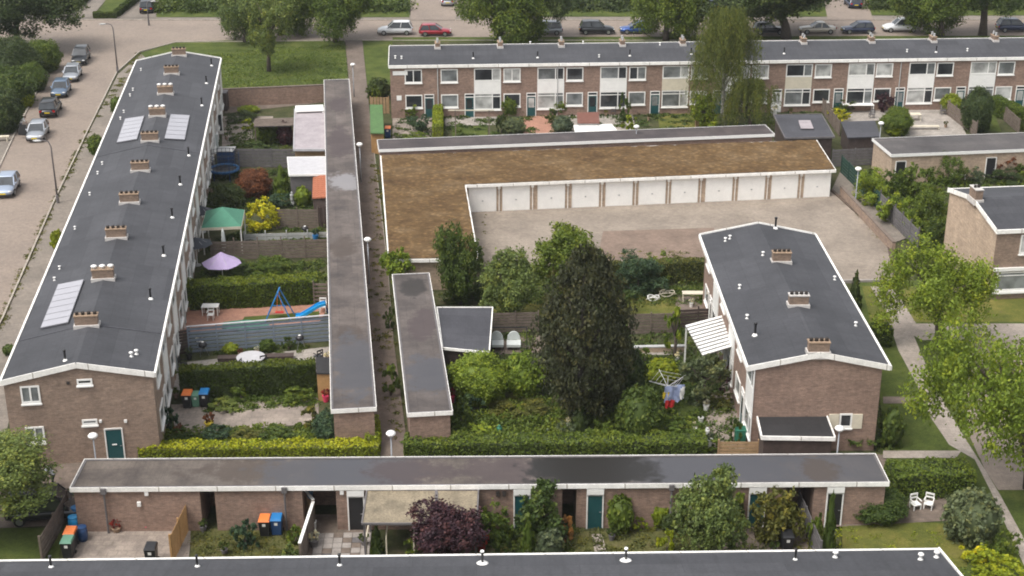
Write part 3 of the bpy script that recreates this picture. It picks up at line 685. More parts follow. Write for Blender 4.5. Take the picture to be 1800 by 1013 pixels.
def spot(fr, px, py, hx, hy, c, ro): q = fr.px(px, py, 2.8); return (q.x, q.y, hx, hy, c, ro)
WETC, GLINTC, BLC, BRC, PUC = (.016, .014, .012), (.24, .23, .235), (.058, .059, .068), (.060, .045, .036), (.058, .043, .044)  # pale sky glint of the roof puddle is painted in as a spot colour
shedB = stained('weathered felt of the long row', (.096, .078, .068), (.050, .041, .038), (.138, .115, .103), [spot(_f, 608, 318, 1.6, 2.2, GLINTC, .5), spot(_f, 603, 435, 1.0, 2.5, BRC, .8), spot(_f, 618, 585, 1.0, 1.2, BRC, .8), spot(_f, 597, 185, 1.0, 3, PUC, .8), spot(_f, 625, 640, 1.5, 4.5, BLC, .6), spot(_f, 598, 250, 1.2, 5, PUC, .8)], .5, 1)
_f = Frame((-6.1, 76.75), rad(6.6))
shedC = stained('weathered felt of the short row', (.090, .074, .066), (.054, .045, .042), (.122, .103, .094), [spot(_f, 728, 505, .9, 1.6, WETC, .7), spot(_f, 752, 655, 1.5, 2.6, BLC, .5), spot(_f, 745, 570, 1.0, 2.5, PUC, .8)], .5, 1)
_f = Frame((-23.45, 68.25), rad(.8))
shedE = stained('weathered felt of the near row', (.100, .082, .068), (.050, .040, .036), (.14, .118, .10), [spot(_f, x, 826, hx, hy, c, ro) for x, hx, hy, c, ro in [(455, 3.4, 1.2, BRC, .8), (560, 3.0, 2.6, BLC, .6), (650, 3.0, 2.6, BLC, .6), (725, 2.2, 1.3, PUC, .8), (890, 2.6, 1.6, PUC, .8), (1170, 3.6, 3, BLC, .66), (1260, 4.4, 3, BLC, .66), (1370, 3.2, 2.6, BLC, .6), (1490, 3.0, 2.2, BLC, .6), (992, 2.0, 2.6, WETC, .42), (1050, 3.2, 2.6, WETC, .42), (1440, 1.0, 1.2, BRC, .8)]], .45, 0)
B, fb = flat('shed_row', 'long narrow brown flat roofed shed row beside the alley', 'sheds', (-10.6, 77.2), rad(7.0), 2.62, 75.6, 2.8, shedB)
Cs, fc = flat('shed_row', 'short brown flat roofed shed row right of the alley with dark far end stain', 'sheds', (-6.1, 76.75), rad(6.6), 2.62, 21.5, 2.8, shedC)
fE = Frame((-23.45, 68.25), rad(.8))
def ex(x, y=900): return fac_px(fE, (0, .12), 0, x, y)[0]
gaps = [(ex(354), ex(380)), (ex(533), ex(592)), (ex(988), ex(1013)), (ex(1378), ex(1428))]
Es, fe = flat('shed_row', 'long low brick shed row with grey roof and white front edge across the foreground', 'sheds', (-23.45, 68.25), rad(.8), 43.6, 3.08, 2.8, shedE, gaps=gaps)
eo = (0, .118)
for a, b, me in [(612, 641, M['blackp']), (899, 936, M['teal']), (1033, 1058, M['teal']), (1316, 1342, M['teal']), (1452, 1478, M['blackp'])]:
    ua, ub = ex(a), ex(b); door(Es, eo, 0, (ua+ub)/2, .92, 2.05, me, False, False)
    MB().box((ua+ub)/2-.46, -.03, 2.16, (ua+ub)/2+.46, .117, 2.5).build('door_panel', M['white'], Es)
for x in (188, 503, 1178): MB().tube([(0, 0, 0), (0, 0, 2.75)], .055, 8).box(-.14, -.1, 2.45, .14, .1, 2.78).build('downpipe', M['gwood'], Es, (ex(x), -.05, 0))
for x, y in [(258, 867), (245, 886), (875, 868), (886, 868), (601, 865)]:
    u, z = fac_px(fe, eo, 0, x, y); put('wall_lamp', boxmesh(.2, .12, .26), M['white'] if x < 300 or x == 601 else M['dbark'], Es, (u, .05, z-.1))
# row behind the garages, and the one on the right
Hs, fh = flat('shed_row', 'brown roofed shed row with white edge behind the mossy garages', 'sheds', (-11.95, 127.2), rad(7.55), 36.6, 3.0, 3.0, felt('dark purplish brown felt', (.060, .048, .047), (.040, .032, .033), 1.2, .7, 0, .3, (.085, .07, .066)), fm=M['white'])
Is, fi = flat('shed_row', 'brick shed row with grey roof above the leafy garden at upper right', 'sheds', (33.9, 126.4), rad(7.2), 22, 4.9, 2.8, felt('grey brown felt', (.075, .068, .066), (.050, .044, .043), 1.2, .7, 0, .3, (.095, .085, .08)), brick='brick3', fm=M['white'])
door(Is, (0, .118), 0, 1.0, 1.0, 2.05, M['blackp'], False, False); door(Is, (0, .118), 0, 9.5, 1.0, 2.05, M['blackp'], False, False)
# garages: L shaped
fg = Frame((-11.8, 126.9), rad(7.0))
Gt = thing('garage_row', 'L shaped garage block with brown moss covered roof and eleven white doors', 'garages', (-11.8, 126.9, 0), rad(7.0))
gpts = [fg.px(x, y, 2.6) for x, y in [(668,273),(682,457),(842,455),(819,326),(1470,299),(1436,246)]]
g2 = [(p.x, p.y) for p in gpts]; g2[0] = (g2[0][0], g2[0][1]-.1)
def inset(pts, d):
    n = len(pts); o = []
    A_ = sum(pts[i][0]*pts[(i+1)%n][1]-pts[(i+1)%n][0]*pts[i][1] for i in range(n)); sg = 1 if A_ > 0 else -1
    for i in range(n):
        p0, p1, p2 = Vector(pts[i-1]), Vector(pts[i]), Vector(pts[(i+1)%n])
        a = (p1-p0).normalized(); b = (p2-p1).normalized(); na = Vector((-a.y, a.x))*sg; nb = Vector((-b.y, b.x))*sg
        k = (na+nb); k = k / max(.2, k.dot(na)); q = p1 + k*d; o.append((q.x, q.y))
    return o
MB().prism(g2, 2.36, 2.6).build('fascia', M['fascia'], Gt)
ins = inset(g2, .1)
# mossy roof sheet with small real relief
import bmesh
def poly_grid(pts, z, step, amp):
    bm = bmesh.new(); f = bm.faces.new([bm.verts.new((x, y, z)) for x, y in pts])
    if f.normal.z < 0: bmesh.ops.reverse_faces(bm, faces=[f])
    xs = [p[0] for p in pts]; ys = [p[1] for p in pts]
    for k in range(int((max(xs)-min(xs))/step)): bmesh.ops.bisect_plane(bm, geom=bm.verts[:]+bm.edges[:]+bm.faces[:], plane_co=(min(xs)+step*(k+.5),0,0), plane_no=(1,0,0))
    for k in range(int((max(ys)-min(ys))/step)): bmesh.ops.bisect_plane(bm, geom=bm.verts[:]+bm.edges[:]+bm.faces[:], plane_co=(0,min(ys)+step*(k+.5),0), plane_no=(0,1,0))
    for v in bm.verts: v.co.z += R.uniform(0, amp)
    me = bpy.data.meshes.new('sheet'); bm.normal_update(); bm.to_mesh(me); bm.free(); me.materials.append(None); return me
put('roof', poly_grid(ins, 2.61, .45, .07), moss, Gt)
wl = inset(g2, .35); MB().prism(wl, 0, 2.36).build('wall', M['brick3'], Gt)
# garage doors on main front
a_, b_ = wl[3], wl[4]; gang = math.atan2(b_[1]-a_[1], b_[0]-a_[0]); gL = math.hypot(b_[0]-a_[0], b_[1]-a_[1])
for x in [848, 907, 969, 1029, 1088, 1146, 1203, 1263, 1320, 1378, 1435]:
    u, z = fac_px(fg, (a_[0], a_[1]), gang, x, 340)
    d = put('garage_door', cached(('gdoor',), lambda: MB().box(-1.12, -.05, .02, 1.12, -.005, 2.16)), M['door'], Gt, (a_[0]+u*math.cos(gang), a_[1]+u*math.sin(gang), 0), gang)
    put('door_frame', cached(('gframe',), lambda: MB().box(-1.18, -.08, 0, -1.125, 0, 2.26).box(1.125, -.08, 0, 1.18, 0, 2.26).box(-1.125, -.08, 2.17, 1.125, 0, 2.26)), M['white'], d)
    rb = MB()
    for i in range(11): rb.box(-1.08+i*.2, -.062, .06, -1.08+i*.2+.13, -.05, 2.12)
    put('door_ribs', cached(('gribs',), lambda: rb), M['door'], d)
    put('handle', boxmesh(.14, .06, .08), M['rim'], d, (0, -.07, 1.0))
    if x != 1435: put('downpipe', cached(('gdp',), lambda: MB().tube([(0, -.1, 0), (0, -.1, 2.1)], .035, 6).box(-.11, -.2, 2.1, .11, -.02, 2.34)), M['fascia'], Gt, (a_[0]+(u+1.42)*math.cos(gang), a_[1]+(u+1.42)*math.sin(gang), 0), gang)

# ---------------- small roofs given by four corner pixels at heights
def slab_roof(name, label, cat, pts, zs, m, wallm, thick=.1, wall=True, trim=None, wt=True, posts=False, slats=0):
    c = [P(x, y, z) for (x, y), z in zip(pts, zs)]; o = sum(c, Vector()) / 4
    t = thing(name, label, cat, (o.x, o.y, 0)); l = [q - Vector((o.x, o.y, 0)) for q in c]
    dn = Vector((0, 0, thick))
    if slats:
        for i in range(slats):
            a, b = i/slats, (i+.62)/slats
            q = [l[0].lerp(l[3], a), l[1].lerp(l[2], a), l[1].lerp(l[2], b), l[0].lerp(l[3], b)]
            MB().add([tuple(p) for p in q]+[tuple(p-Vector((0,0,.05))) for p in q], [(0,1,2,3),(7,6,5,4),(0,4,5,1),(1,5,6,2),(2,6,7,3),(3,7,4,0)]).build('slat', m, t)
        q = [p - Vector((0, 0, .09)) for p in l]
        MB().add([tuple(p) for p in q]+[tuple(p-Vector((0,0,.03))) for p in q], [(0,1,2,3),(7,6,5,4),(0,4,5,1),(1,5,6,2),(2,6,7,3),(3,7,4,0)]).build('roof_sheet', M['gwood'], t)
    else:
        MB().add([tuple(p) for p in l]+[tuple(p-dn) for p in l], [(0,1,2,3),(7,6,5,4),(0,4,5,1),(1,5,6,2),(2,6,7,3),(3,7,4,0)]).build('roof', m, t)
    if trim:
        f = MB()
        for i in range(4): f.bar(l[i]*1.0-dn*.5+Vector((0,0,.02)), l[(i+1)%4]-dn*.5+Vector((0,0,.02)), .08, thick+.07)
        f.build('fascia', trim, t)
    if wall:
        cc = sum(l, Vector())/4; q = [cc + (p-cc)*.93 for p in l]
        MB().add([(p.x,p.y,0) for p in q]+[(p.x,p.y,p.z-thick-.01) for p in q], [(3,2,1,0),(4,5,6,7),(0,1,5,4),(1,2,6,5),(2,3,7,6),(3,0,4,7)]).build('wall', wallm, t)
    if posts:
        cc = sum(l, Vector())/4
        for p in l:
            q = cc + (p-cc)*.94; MB().box(q.x-.05, q.y-.05, 0, q.x+.05, q.y+.05, q.z-thick).build('post', wallm, t)
    return t, l
slab_roof('garden_shed', 'dark grey low roofed shed joined to the short shed row by the alley', 'shed', [(778,612),(860,620),(866,541),(768,541)], [2.5,2.3,2.3,2.5], M['dark'], M['dwood'], trim=M['fascia'])
slab_roof('lean_to', 'black felt lean-to with pale edge against the gable of the right house block', 'lean-to', [(1339,768),(1468,770),(1450,722),(1329,724)], [2.3]*4, M['black'], M['dwood'], thick=.18, trim=M['fascia'])
slab_roof('veranda', 'slatted white veranda roof on the side of the right house block', 'veranda', [(1235,624),(1288,608),(1270,552),(1204,570)], [2.9,3.2,3.2,2.9], M['white'], M['white'], wall=False, posts=True, slats=10)
slab_roof('summer_house', 'dark pitched garden house with pale square skylight behind the mossy garages', 'shed', [(1380,243),(1467,241),(1444,201),(1360,202)], [2.5,2.5,2.9,2.9], M['dark'], M['dwood'], trim=M['gwood'])
sk = [P(x, y, 2.78) for x, y in [(1408,226),(1430,226),(1424,211),(1403,211)]]
o_ = bpy.data.objects['summer_house']; L0 = o_.location
MB().add([(p.x-L0.x, p.y-L0.y, p.z+.02) for p in sk]+[(p.x-L0.x, p.y-L0.y, p.z-.05) for p in sk], [(0,1,2,3),(0,4,5,1),(1,5,6,2),(2,6,7,3),(3,7,4,0)]).build('skylight', M['lilacsheet'], o_)
slab_roof('garden_shed', 'low dark shed with arched roof next to the garden house with skylight', 'shed', [(1490,242),(1548,240),(1538,212),(1478,214)], [2.2]*4, M['dark'], M['dwood'])
slab_roof('garden_shed', 'grey roofed annex with two pale roof halves in the second garden of the left terrace', 'shed', [(516,263),(577,263),(577,190),(518,192)], [2.5]*4, M['lilacsheet'], M['tanwood'], thick=.14, trim=M['silver'])
slab_roof('canopy', 'white box awning on the far side of the pale roofed annex', 'canopy', [(519,196),(569,194),(568,184),(519,186)], [2.75]*4, M['white'], M['white'], wall=False, posts=True)
slab_roof('pergola', 'flat pale grey wooden pergola top beside the annex', 'pergola', [(446,222),(517,220),(517,206),(448,208)], [2.2]*4, M['wood'], M['wood'], wall=False, posts=True, slats=6)
slab_roof('flat_roof_hut', 'white rimmed flat roof hut against the long shed row', 'shed', [(508,308),(577,307),(577,276),(505,277)], [2.4]*4, M['silver'], M['gwood'], trim=M['white'])
slab_roof('tiled_shed', 'small shed with bright orange tiled roof against the long shed row', 'shed', [(549,348),(577,346),(577,308),(550,308)], [2.1,2.6,2.6,2.1], M['terra'], M['dwood'])
slab_roof('green_shed', 'shed with grass green sheet roof beside the alley', 'shed', [(651,234),(675,234),(672,184),(650,184)], [2.1,2.3,2.3,2.1], M['gsheet'], M['owood'])
slab_roof('garden_gate_box', 'black roofed wooden store with orange boards at the end of the tall hedge', 'shed', [(556,656),(580,656),(580,628),(555,628)], [2.0]*4, M['black'], M['owood'])
slab_roof('lean_to', 'yellowed corrugated lean-to roof on the near side of the foreground shed row', 'lean-to', [(636,921),(764,921),(766,862),(645,862)], [2.15,2.15,2.5,2.5], M['corr'], M['gwood'], thick=.05, wall=False, posts=True, trim=M['gwood'])
slab_roof('lean_to', 'smaller yellowed corrugated lean-to roof half behind the purple bush', 'lean-to', [(770,921),(838,921),(841,862),(768,862)], [2.15,2.15,2.5,2.5], M['corr'], M['gwood'], thick=.05, wall=False, posts=True, trim=M['gwood'])
slab_roof('canopy', 'low white flat canopy in a far garden', 'canopy', [(1012,237),(1090,235),(1075,218),(1008,220)], [1.3]*4, M['white'], M['lgrey'], wall=False, posts=True)
slab_roof('garden_shed', 'small shed with dark brown roof panel in a far garden', 'shed', [(1015,216),(1054,216),(1052,197),(1014,198)], [1.6]*4, M['copper'], M['lgrey'])
# tiles on the orange shed: individual tiles
ts = bpy.data.objects['tiled_shed']; L0 = ts.location
tme = boxmesh(.30, .36, .04)
cc = [P(x, y, z) for (x, y), z in zip([(549,348),(577,346),(577,308),(550,308)], [2.12,2.62,2.62,2.12])]
for i in range(4):
    for j in range(11):
        a, b = (i+.5)/4, (j+.5)/11; q = cc[0].lerp(cc[1], a).lerp(cc[3].lerp(cc[2], a), b)
        put('roof_tile', tme, M['terra'], ts, (q.x-L0.x, q.y-L0.y, q.z-.02), rot=(0, -.30, R.uniform(-.04, .04)))

# ------------------------------------------------------------------ fences and walls
def fence(label, p, q, h=1.8, m='wood', pitch=.2, bay=1.9, name='fence', cat='fence', gap=.045, vertical=False, post=None, capm=None, group=None):
    a, b = P(*p), P(*q); L = (b-a).length; ang = math.atan2(b.y-a.y, b.x-a.x)
    t = thing(name, label, cat, (a.x, a.y, 0), ang, group=group); n = max(1, round(L/bay)); bw = L/n
    pm = boxmesh(.09, .11, h+.05)
    for i in range(n+1): put('post', pm, M[post or m], t, (i*bw, 0, 0))
    if vertical:
        k = int(bw/pitch); bm_ = boxmesh(pitch-gap, .03, h-.06); nb = 0
        for i in range(n):
            for j in range(k): put('board', bm_, M[m], t, (i*bw+(j+.5)*bw/k, -.05 + R.uniform(-.006, .006), .03+R.uniform(-.02, .02)))
    else:
        k = int(h/pitch); bm_ = boxmesh(bw-.09, .035, pitch-gap)
        for i in range(n):
            for j in range(k): put('board', bm_, M[m], t, ((i+.5)*bw, R.uniform(-.008, .008), .04+j*pitch))
    if capm:
        MB().box(-.06, -.08, h+.051, L+.06, .08, h+.1).build('cap_rail', M[capm], t)
    return t
fence('blue grey horizontal board fence between two gardens of the left terrace', (333, 621), (581, 600), 1.9, 'bluegrey', .27, 1.9, capm='silver', gap=.085)
fence('dark brown board panel joining the left terrace to the blue grey fence', (300, 628), (336, 620), 1.9, 'dwood', .22)
fence('grey slatted fence behind the green cone shrub of the left gardens', (413, 294), (576, 296), 1.8, 'gwood', .3)
fence('brown slatted fence right of the bright yellow bush', (487, 402), (560, 402), 1.8, 'wood', .24)
fence('dark board fence between the slatted fence and the long shed row', (561, 402), (579, 400), 1.9, 'dwood', .3, vertical=True)
fence('mossy long board fence behind the lilac parasol', (372, 458), (578, 453), 1.8, 'wood', .26)
fence('low pale rail fence topped with white caps below the green pavilion', (430, 424), (578, 420), .8, 'lgrey', .3)
fence('grey board fence with dark gaps left of the big conifer', (866, 586), (946, 584), 1.6, 'wood', .22)
fence('grey board fence with dark gaps right of the big conifer', (1105, 588), (1182, 586), 1.6, 'wood', .22)
fence('dark board fence next to the white slatted veranda', (1190, 578), (1262, 574), 1.6, 'dwood', .24)
fence('bright orange wood fence in the near left garden', (303, 990), (343, 905), 1.7, 'owood', .16, vertical=True)
fence('weathered board fence at the far left of the near gardens', (75, 990), (122, 908), 1.6, 'wood', .25)
fence('white edged fence in the near gardens left of the chequered paving', (530, 900), (553, 928), 1.7, 'tanwood', .25, capm='white')
fence('white capped garden fence running to the bottom roof', (553, 930), (530, 1003), 1.6, 'wood', .25, capm='white')
fence('leaning board fence left of the slim dark shrub in the near right garden', (1402, 905), (1440, 995), 1.5, 'gwood', .25)
fence('dark slatted fence between garage end and upper right shed row', (1462, 294), (1540, 290), 1.7, 'gwood', .28)
fence('tall grey fence beside the garage yard path', (1545, 372), (1612, 440), 1.9, 'gwood', .28)
fence('dark green fence at the far end of the yard path', (1478, 305), (1545, 372), 1.7, 'dkgreen', .28)
fence('dark orange board fence at the foot of the black lean-to', (1262, 800), (1332, 800), 1.0, 'tanwood', .22)
fence('tan board panel between garden and willow', (1222, 232), (1240, 200), 1.7, 'tanwood', .3, vertical=True)
fence('tan boards above the green roofed shed', (652, 200), (684, 200), 1.8, 'tanwood', .3, vertical=True)
fence('brown fence with yellow top left of the far garden hedges', (1432, 180), (1475, 240), 1.7, 'wood', .3)
fence('grey fence right of the far patio with loungers', (1655, 195), (1715, 242), 1.7, 'wood', .3)
fence('thin fence beside the far right lawn', (1745, 195), (1790, 235), 1.5, 'wood', .3)
def wall(label, p, q, h, m='brick2', th=.25, cap=None):
    a, b = P(*p), P(*q); L = (b-a).length; ang = math.atan2(b.y-a.y, b.x-a.x)
    t = thing('garden_wall', label, 'wall', (a.x, a.y, 0), ang)
    MB().box(0, -th/2, 0, L, th/2, h).build('brickwork', M[m], t); MB().box(-.03, -th/2-.03, h+.002, L+.03, th/2+.03, h+.07).build('coping', M[cap or 'wood'], t)
wall('red brown brick garden wall at the far end of the left gardens', (392, 188), (572, 180), 1.9)
wall('low brown wall stretching beside the garage yard path', (1478, 345), (1570, 445), .9, 'brick')
wall('thin white topped low wall in front of the leafy gardens', (1105, 620), (1205, 618), .4, 'brick3', cap='lgrey')
wall('dark garden wall near the veranda below the house block', (1505, 690), (1520, 770), .5, 'brick')
# ------------------------------------------------------------------ foliage
def leaves(c, nrm, size, tint, flat_=.5, droop=0.0):
    """one quad per point; returns verts, tints"""
    n = len(c)
    r = NR.normal(size=(n, 3)); d = nrm * (1 - flat_) + r * flat_
    if droop: d[:, 2] *= .3
    d /= np.linalg.norm(d, axis=1)[:, None] + 1e-9
    t = np.cross(d, NR.normal(size=(n, 3))); t /= np.linalg.norm(t, axis=1)[:, None] + 1e-9
    if droop: t = t * (1-droop) + np.array([0, 0, -1.]) * droop; t /= np.linalg.norm(t, axis=1)[:, None]
    b = np.cross(d, t); s = (size * NR.uniform(.6, 1.35, n))[:, None]
    wd = .62 if not droop else .3
    v = np.stack([c - t*s, c + b*s*wd + d*s*.12, c + t*s, c - b*s*wd + d*s*.12], 1).reshape(-1, 3)
    return v, np.repeat(tint, 4)
def leafmesh(name, v, tint, extra=None):
    ne = 0
    nq = len(v) // 4
    f = np.arange(nq * 4)
    if extra is not None:
        ev, ef, et = extra; f = np.concatenate([f, (np.array(ef) + len(v)).ravel()]); v = np.concatenate([v, ev]); tint = np.concatenate([tint, et]); nq += len(ef)
    me = bpy.data.meshes.new(name); me.vertices.add(len(v)); me.vertices.foreach_set('co', v.astype(np.float32).ravel())
    me.loops.add(nq*4); me.loops.foreach_set('vertex_index', f.astype(np.int32)); me.polygons.add(nq)
    me.polygons.foreach_set('loop_start', np.arange(0, nq*4, 4, dtype=np.int32)); me.polygons.foreach_set('loop_total', np.full(nq, 4, dtype=np.int32))
    me.update(calc_edges=True)
    at = me.attributes.new('tint', 'FLOAT', 'POINT'); at.data.foreach_set('value', tint.astype(np.float32))
    me.materials.append(None); return me
def core(r, n=14, m=9, jit=.12, zs=(1, 1)):
    vs = []; fs = []
    for i in range(m+1):
        p = math.pi*i/m
        for j in range(n):
            q = 2*math.pi*j/n; k = r*(1 + R.uniform(-jit, jit)); vs.append((k*math.sin(p)*math.cos(q), k*math.sin(p)*math.sin(q), -k*math.cos(p)))
    for i in range(m):
        for j in range(n): a = i*n+j; b = i*n+(j+1) % n; fs.append((a, b, b+n, a+n))
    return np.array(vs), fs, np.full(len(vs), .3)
def crown(kind, seed, n, ls):
    key = (kind, seed, n, ls)
    if key in CACHE: return CACHE[key]
    st = NR.get_state(); NR.seed(seed * 7 + len(kind) * 131 + n)
    ex_ = None
    if kind in ('broad', 'open'):
        nl = 17 if kind == 'broad' else 26
        lc = NR.normal(size=(nl, 3))
        if kind == 'open' and n > 9000: lc[:, 2] = np.abs(lc[:, 2]) * 1.1 - .35
        lc /= np.linalg.norm(lc, axis=1)[:, None];  lc *= (NR.uniform(.35, .74, nl) if kind == 'broad' else NR.uniform(.5, .95, nl))[:, None]; lc[0] = 0
        lr = NR.uniform(.26, .42, nl) * (1 if kind == 'broad' else .66); lr[0] = .5 if kind == 'broad' else .2
        lc[:, 2] = lc[:, 2]*.95
        w_ = lr**2 / (lr**2).sum()
        # clumps on lobes
        ncl = n // 28
        li = NR.choice(nl, ncl, p=w_); dr = NR.normal(size=(ncl, 3)); dr /= np.linalg.norm(dr, axis=1)[:, None]
        cc_ = lc[li] + dr * (lr[li] * NR.uniform(.72, 1.08, ncl))[:, None]
        ct = np.clip(NR.normal(.5, .22, ncl) , 0, 1); cr = NR.uniform(.06, .12, ncl)
        k = n // ncl
        idx = np.repeat(np.arange(ncl), k); o = NR.normal(size=(len(idx), 3)) * .6
        p = cc_[idx] + o * cr[idx][:, None]; nn = dr[idx] + np.array([0, 0, .45]); tt = np.clip(ct[idx] + NR.normal(0, .12, len(idx)), 0, 1)
        v, tt = leaves(p, nn, ls, tt, .55)
    elif kind == 'round':
        ncl = n // 16
        dr = NR.normal(size=(ncl, 3)); dr /= np.linalg.norm(dr, axis=1)[:, None]
        b_ = .88 + .10*np.sin(dr[:, 0]*5+seed) * np.cos(dr[:, 1]*6+seed*2) + .07*np.sin(dr[:, 2]*7+seed)
        cc_ = dr * (b_ * NR.uniform(.9, 1.04, ncl))[:, None]; ct = np.clip(NR.normal(.5, .2, ncl), 0, 1)
        idx = np.repeat(np.arange(ncl), 16); p = cc_[idx] + NR.normal(size=(len(idx), 3))*.055
        v, tt = leaves(p, dr[idx] + np.array([0, 0, .3]), ls, np.clip(ct[idx]+NR.normal(0, .12, len(idx)), 0, 1), .5)
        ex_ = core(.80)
    elif kind == 'cone':
        ncl = n // 16; h = 1 - np.sqrt(NR.uniform(0, 1, ncl)); az = NR.uniform(0, 2*math.pi, ncl)
        rr = (1-h)**.75 * (1 + .12*np.sin(az*5+h*9)) * NR.uniform(.8, 1.05, ncl)
        cc_ = np.stack([rr*np.cos(az), rr*np.sin(az), h*2-1], 1); idx = np.repeat(np.arange(ncl), 16)
        p = cc_[idx] + NR.normal(size=(len(idx), 3))*.05; dn = np.stack([np.cos(az), np.sin(az), np.full(ncl, .5)], 1)
        v, tt = leaves(p, dn[idx], ls, np.clip(NR.normal(.5, .2, ncl)[idx]+NR.normal(0, .1, len(idx)), 0, 1), .5)
        q = []; fs = []
        for i in range(9):
            hh = i/8; k = .78*max(.01, (1-hh))**.75
            for j in range(12): q.append((k*math.cos(j*math.pi/6), k*math.sin(j*math.pi/6), hh*2-1))
        for i in range(8):
            for j in range(12): a = i*12+j; b = i*12+(j+1) % 12; fs.append((a, b, b+12, a+12))
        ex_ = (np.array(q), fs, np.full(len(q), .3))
    elif kind == 'conifer':     # wide spreading dark evergreen, rounded top, tiered sprays
        ncl = n // 22; h = NR.beta(1.3, 1.35, ncl); az = NR.uniform(0, 2*math.pi, ncl)
        prof = np.interp(h, [0, .12, .35, .65, .85, 1], [.42, .74, 1.0, .86, .58, .2])
        rr = prof * (1 + .15*np.sin(az*7+h*23)) * NR.uniform(.3, 1.05, ncl)**.45
        cc_ = np.stack([rr*np.cos(az), rr*np.sin(az), h*2-1], 1); idx = np.repeat(np.arange(ncl), 22)
        p = cc_[idx] + NR.normal(size=(len(idx), 3))*np.array([.07, .07, .03]); dn = np.stack([np.cos(az)*.6, np.sin(az)*.6, np.full(ncl, .8)], 1)
        v, tt = leaves(p, dn[idx], ls, np.clip(NR.normal(.45, .25, ncl)[idx]+NR.normal(0, .12, len(idx)), 0, 1), .45)
    elif kind == 'weep':        # hanging strands
        ns = n // 22; nb_ = 46; ba = NR.uniform(0, 2*math.pi, nb_); brr = np.sqrt(NR.uniform(0, .85, nb_)); bt = 1 - .55*brr**2 * NR.uniform(.5, 1.4, nb_); bl = NR.uniform(.35, 1.5, nb_)
        bi = NR.randint(0, nb_, ns); bx_ = brr[bi]*np.cos(ba[bi]) + NR.normal(0, .10, ns); by_ = brr[bi]*np.sin(ba[bi]) + NR.normal(0, .085, ns)
        az = np.arctan2(by_, bx_); r0 = np.hypot(bx_, by_); top = np.clip(bt[bi] + NR.normal(0, .07, ns), -.6, 1); ln = bl[bi] * NR.uniform(.6, 1.15, ns); idx = np.repeat(np.arange(ns), 22); u = NR.uniform(0, 1, len(idx))
        rr = r0[idx]*(.86 + .1*u) + .09*np.sin(az[idx]*5)*r0[idx]
        z = np.maximum(top[idx] - u*ln[idx], -1)
        p = np.stack([rr*np.cos(az[idx]), rr*np.sin(az[idx]), z], 1) + NR.normal(size=(len(idx), 3))*np.array([.02, .02, .01])
        dn = np.stack([np.cos(az), np.sin(az), np.full(ns, .2)], 1)
        v, tt = leaves(p, dn[idx], ls, np.clip(NR.normal(.5, .22, ns)[idx]+NR.normal(0, .1, len(idx)), 0, 1), .5, .6)
    if kind in ('broad', 'open', 'conifer'):
        lo, hi = np.percentile(v, .15, axis=0), np.percentile(v, 99.85, axis=0); v = (v - (lo+hi)/2) / ((hi-lo)/2) * (.97 if kind != 'conifer' else .99)
    me = leafmesh(kind, v, tt, ex_); NR.set_state(st); CACHE[key] = me; return me
SIZES = {'big': (36000, .0235), 'mid': (16000, .037), 'small': (5200, .068), 'tiny': (1500, .13)}
def crown_for(kind, r, seed):
    s = 'big' if r > 3.2 else 'mid' if r > 1.5 else 'small' if r > .8 else 'tiny'
    n, ls = SIZES[s]
    if kind == 'weep': n = int(n*1.2)
    if kind == 'conifer': ls *= .85; n = int(n*1.3)
    if kind == 'open': n = int(n*(.50 if s == 'big' else .55))
    return crown(kind, seed, n, ls)
def fit(x0, y0, x1, y1, ground=True, base=None):
    cx, cy = (x0+x1)/2, (y0+y1)/2
    b = 1.0
    for _ in range(8):
        if base is None: C = P(cx, cy, b*.92)
        else:
            g = P(*base); d = ray(cx, cy); t_ = g.y/d[1]; C = Vector((d[0]*t_, g.y, H + d[2]*t_))
        cz = proj(C)[2]; a = (x1-x0)/2*cz/F; e = (y1-y0)/2*cz/F; phi = math.atan2(H - C.z, C.y)
        b = math.sqrt(max(e*e - (a*math.sin(phi))**2, (e*.6)**2)) / math.cos(phi)
    return C, a, b
SEED = [0]
def bush(label, box, col='mid', kind='round', cat='bush', name='bush', group=None, stem=True):
    C, a, b = fit(*box); SEED[0] += 1
    t = thing(name, label, cat, (C.x, C.y, 0), R.uniform(0, 6.28), group)
    put('foliage', crown_for(kind, a, SEED[0] % 3), G[col], t, (0, 0, b*.92), 0, (a/.93, a/.93, b/.93))
    if stem: put('stem', cached(('stem',), lambda: MB().tube([(0,0,0),(.02,0,.5),(0,.02,1)], [1, .8, .5], 6)), M['bark'], t, (0, 0, 0), 0, (.06+.03*a, .06+.03*a, b*.6))
    return t
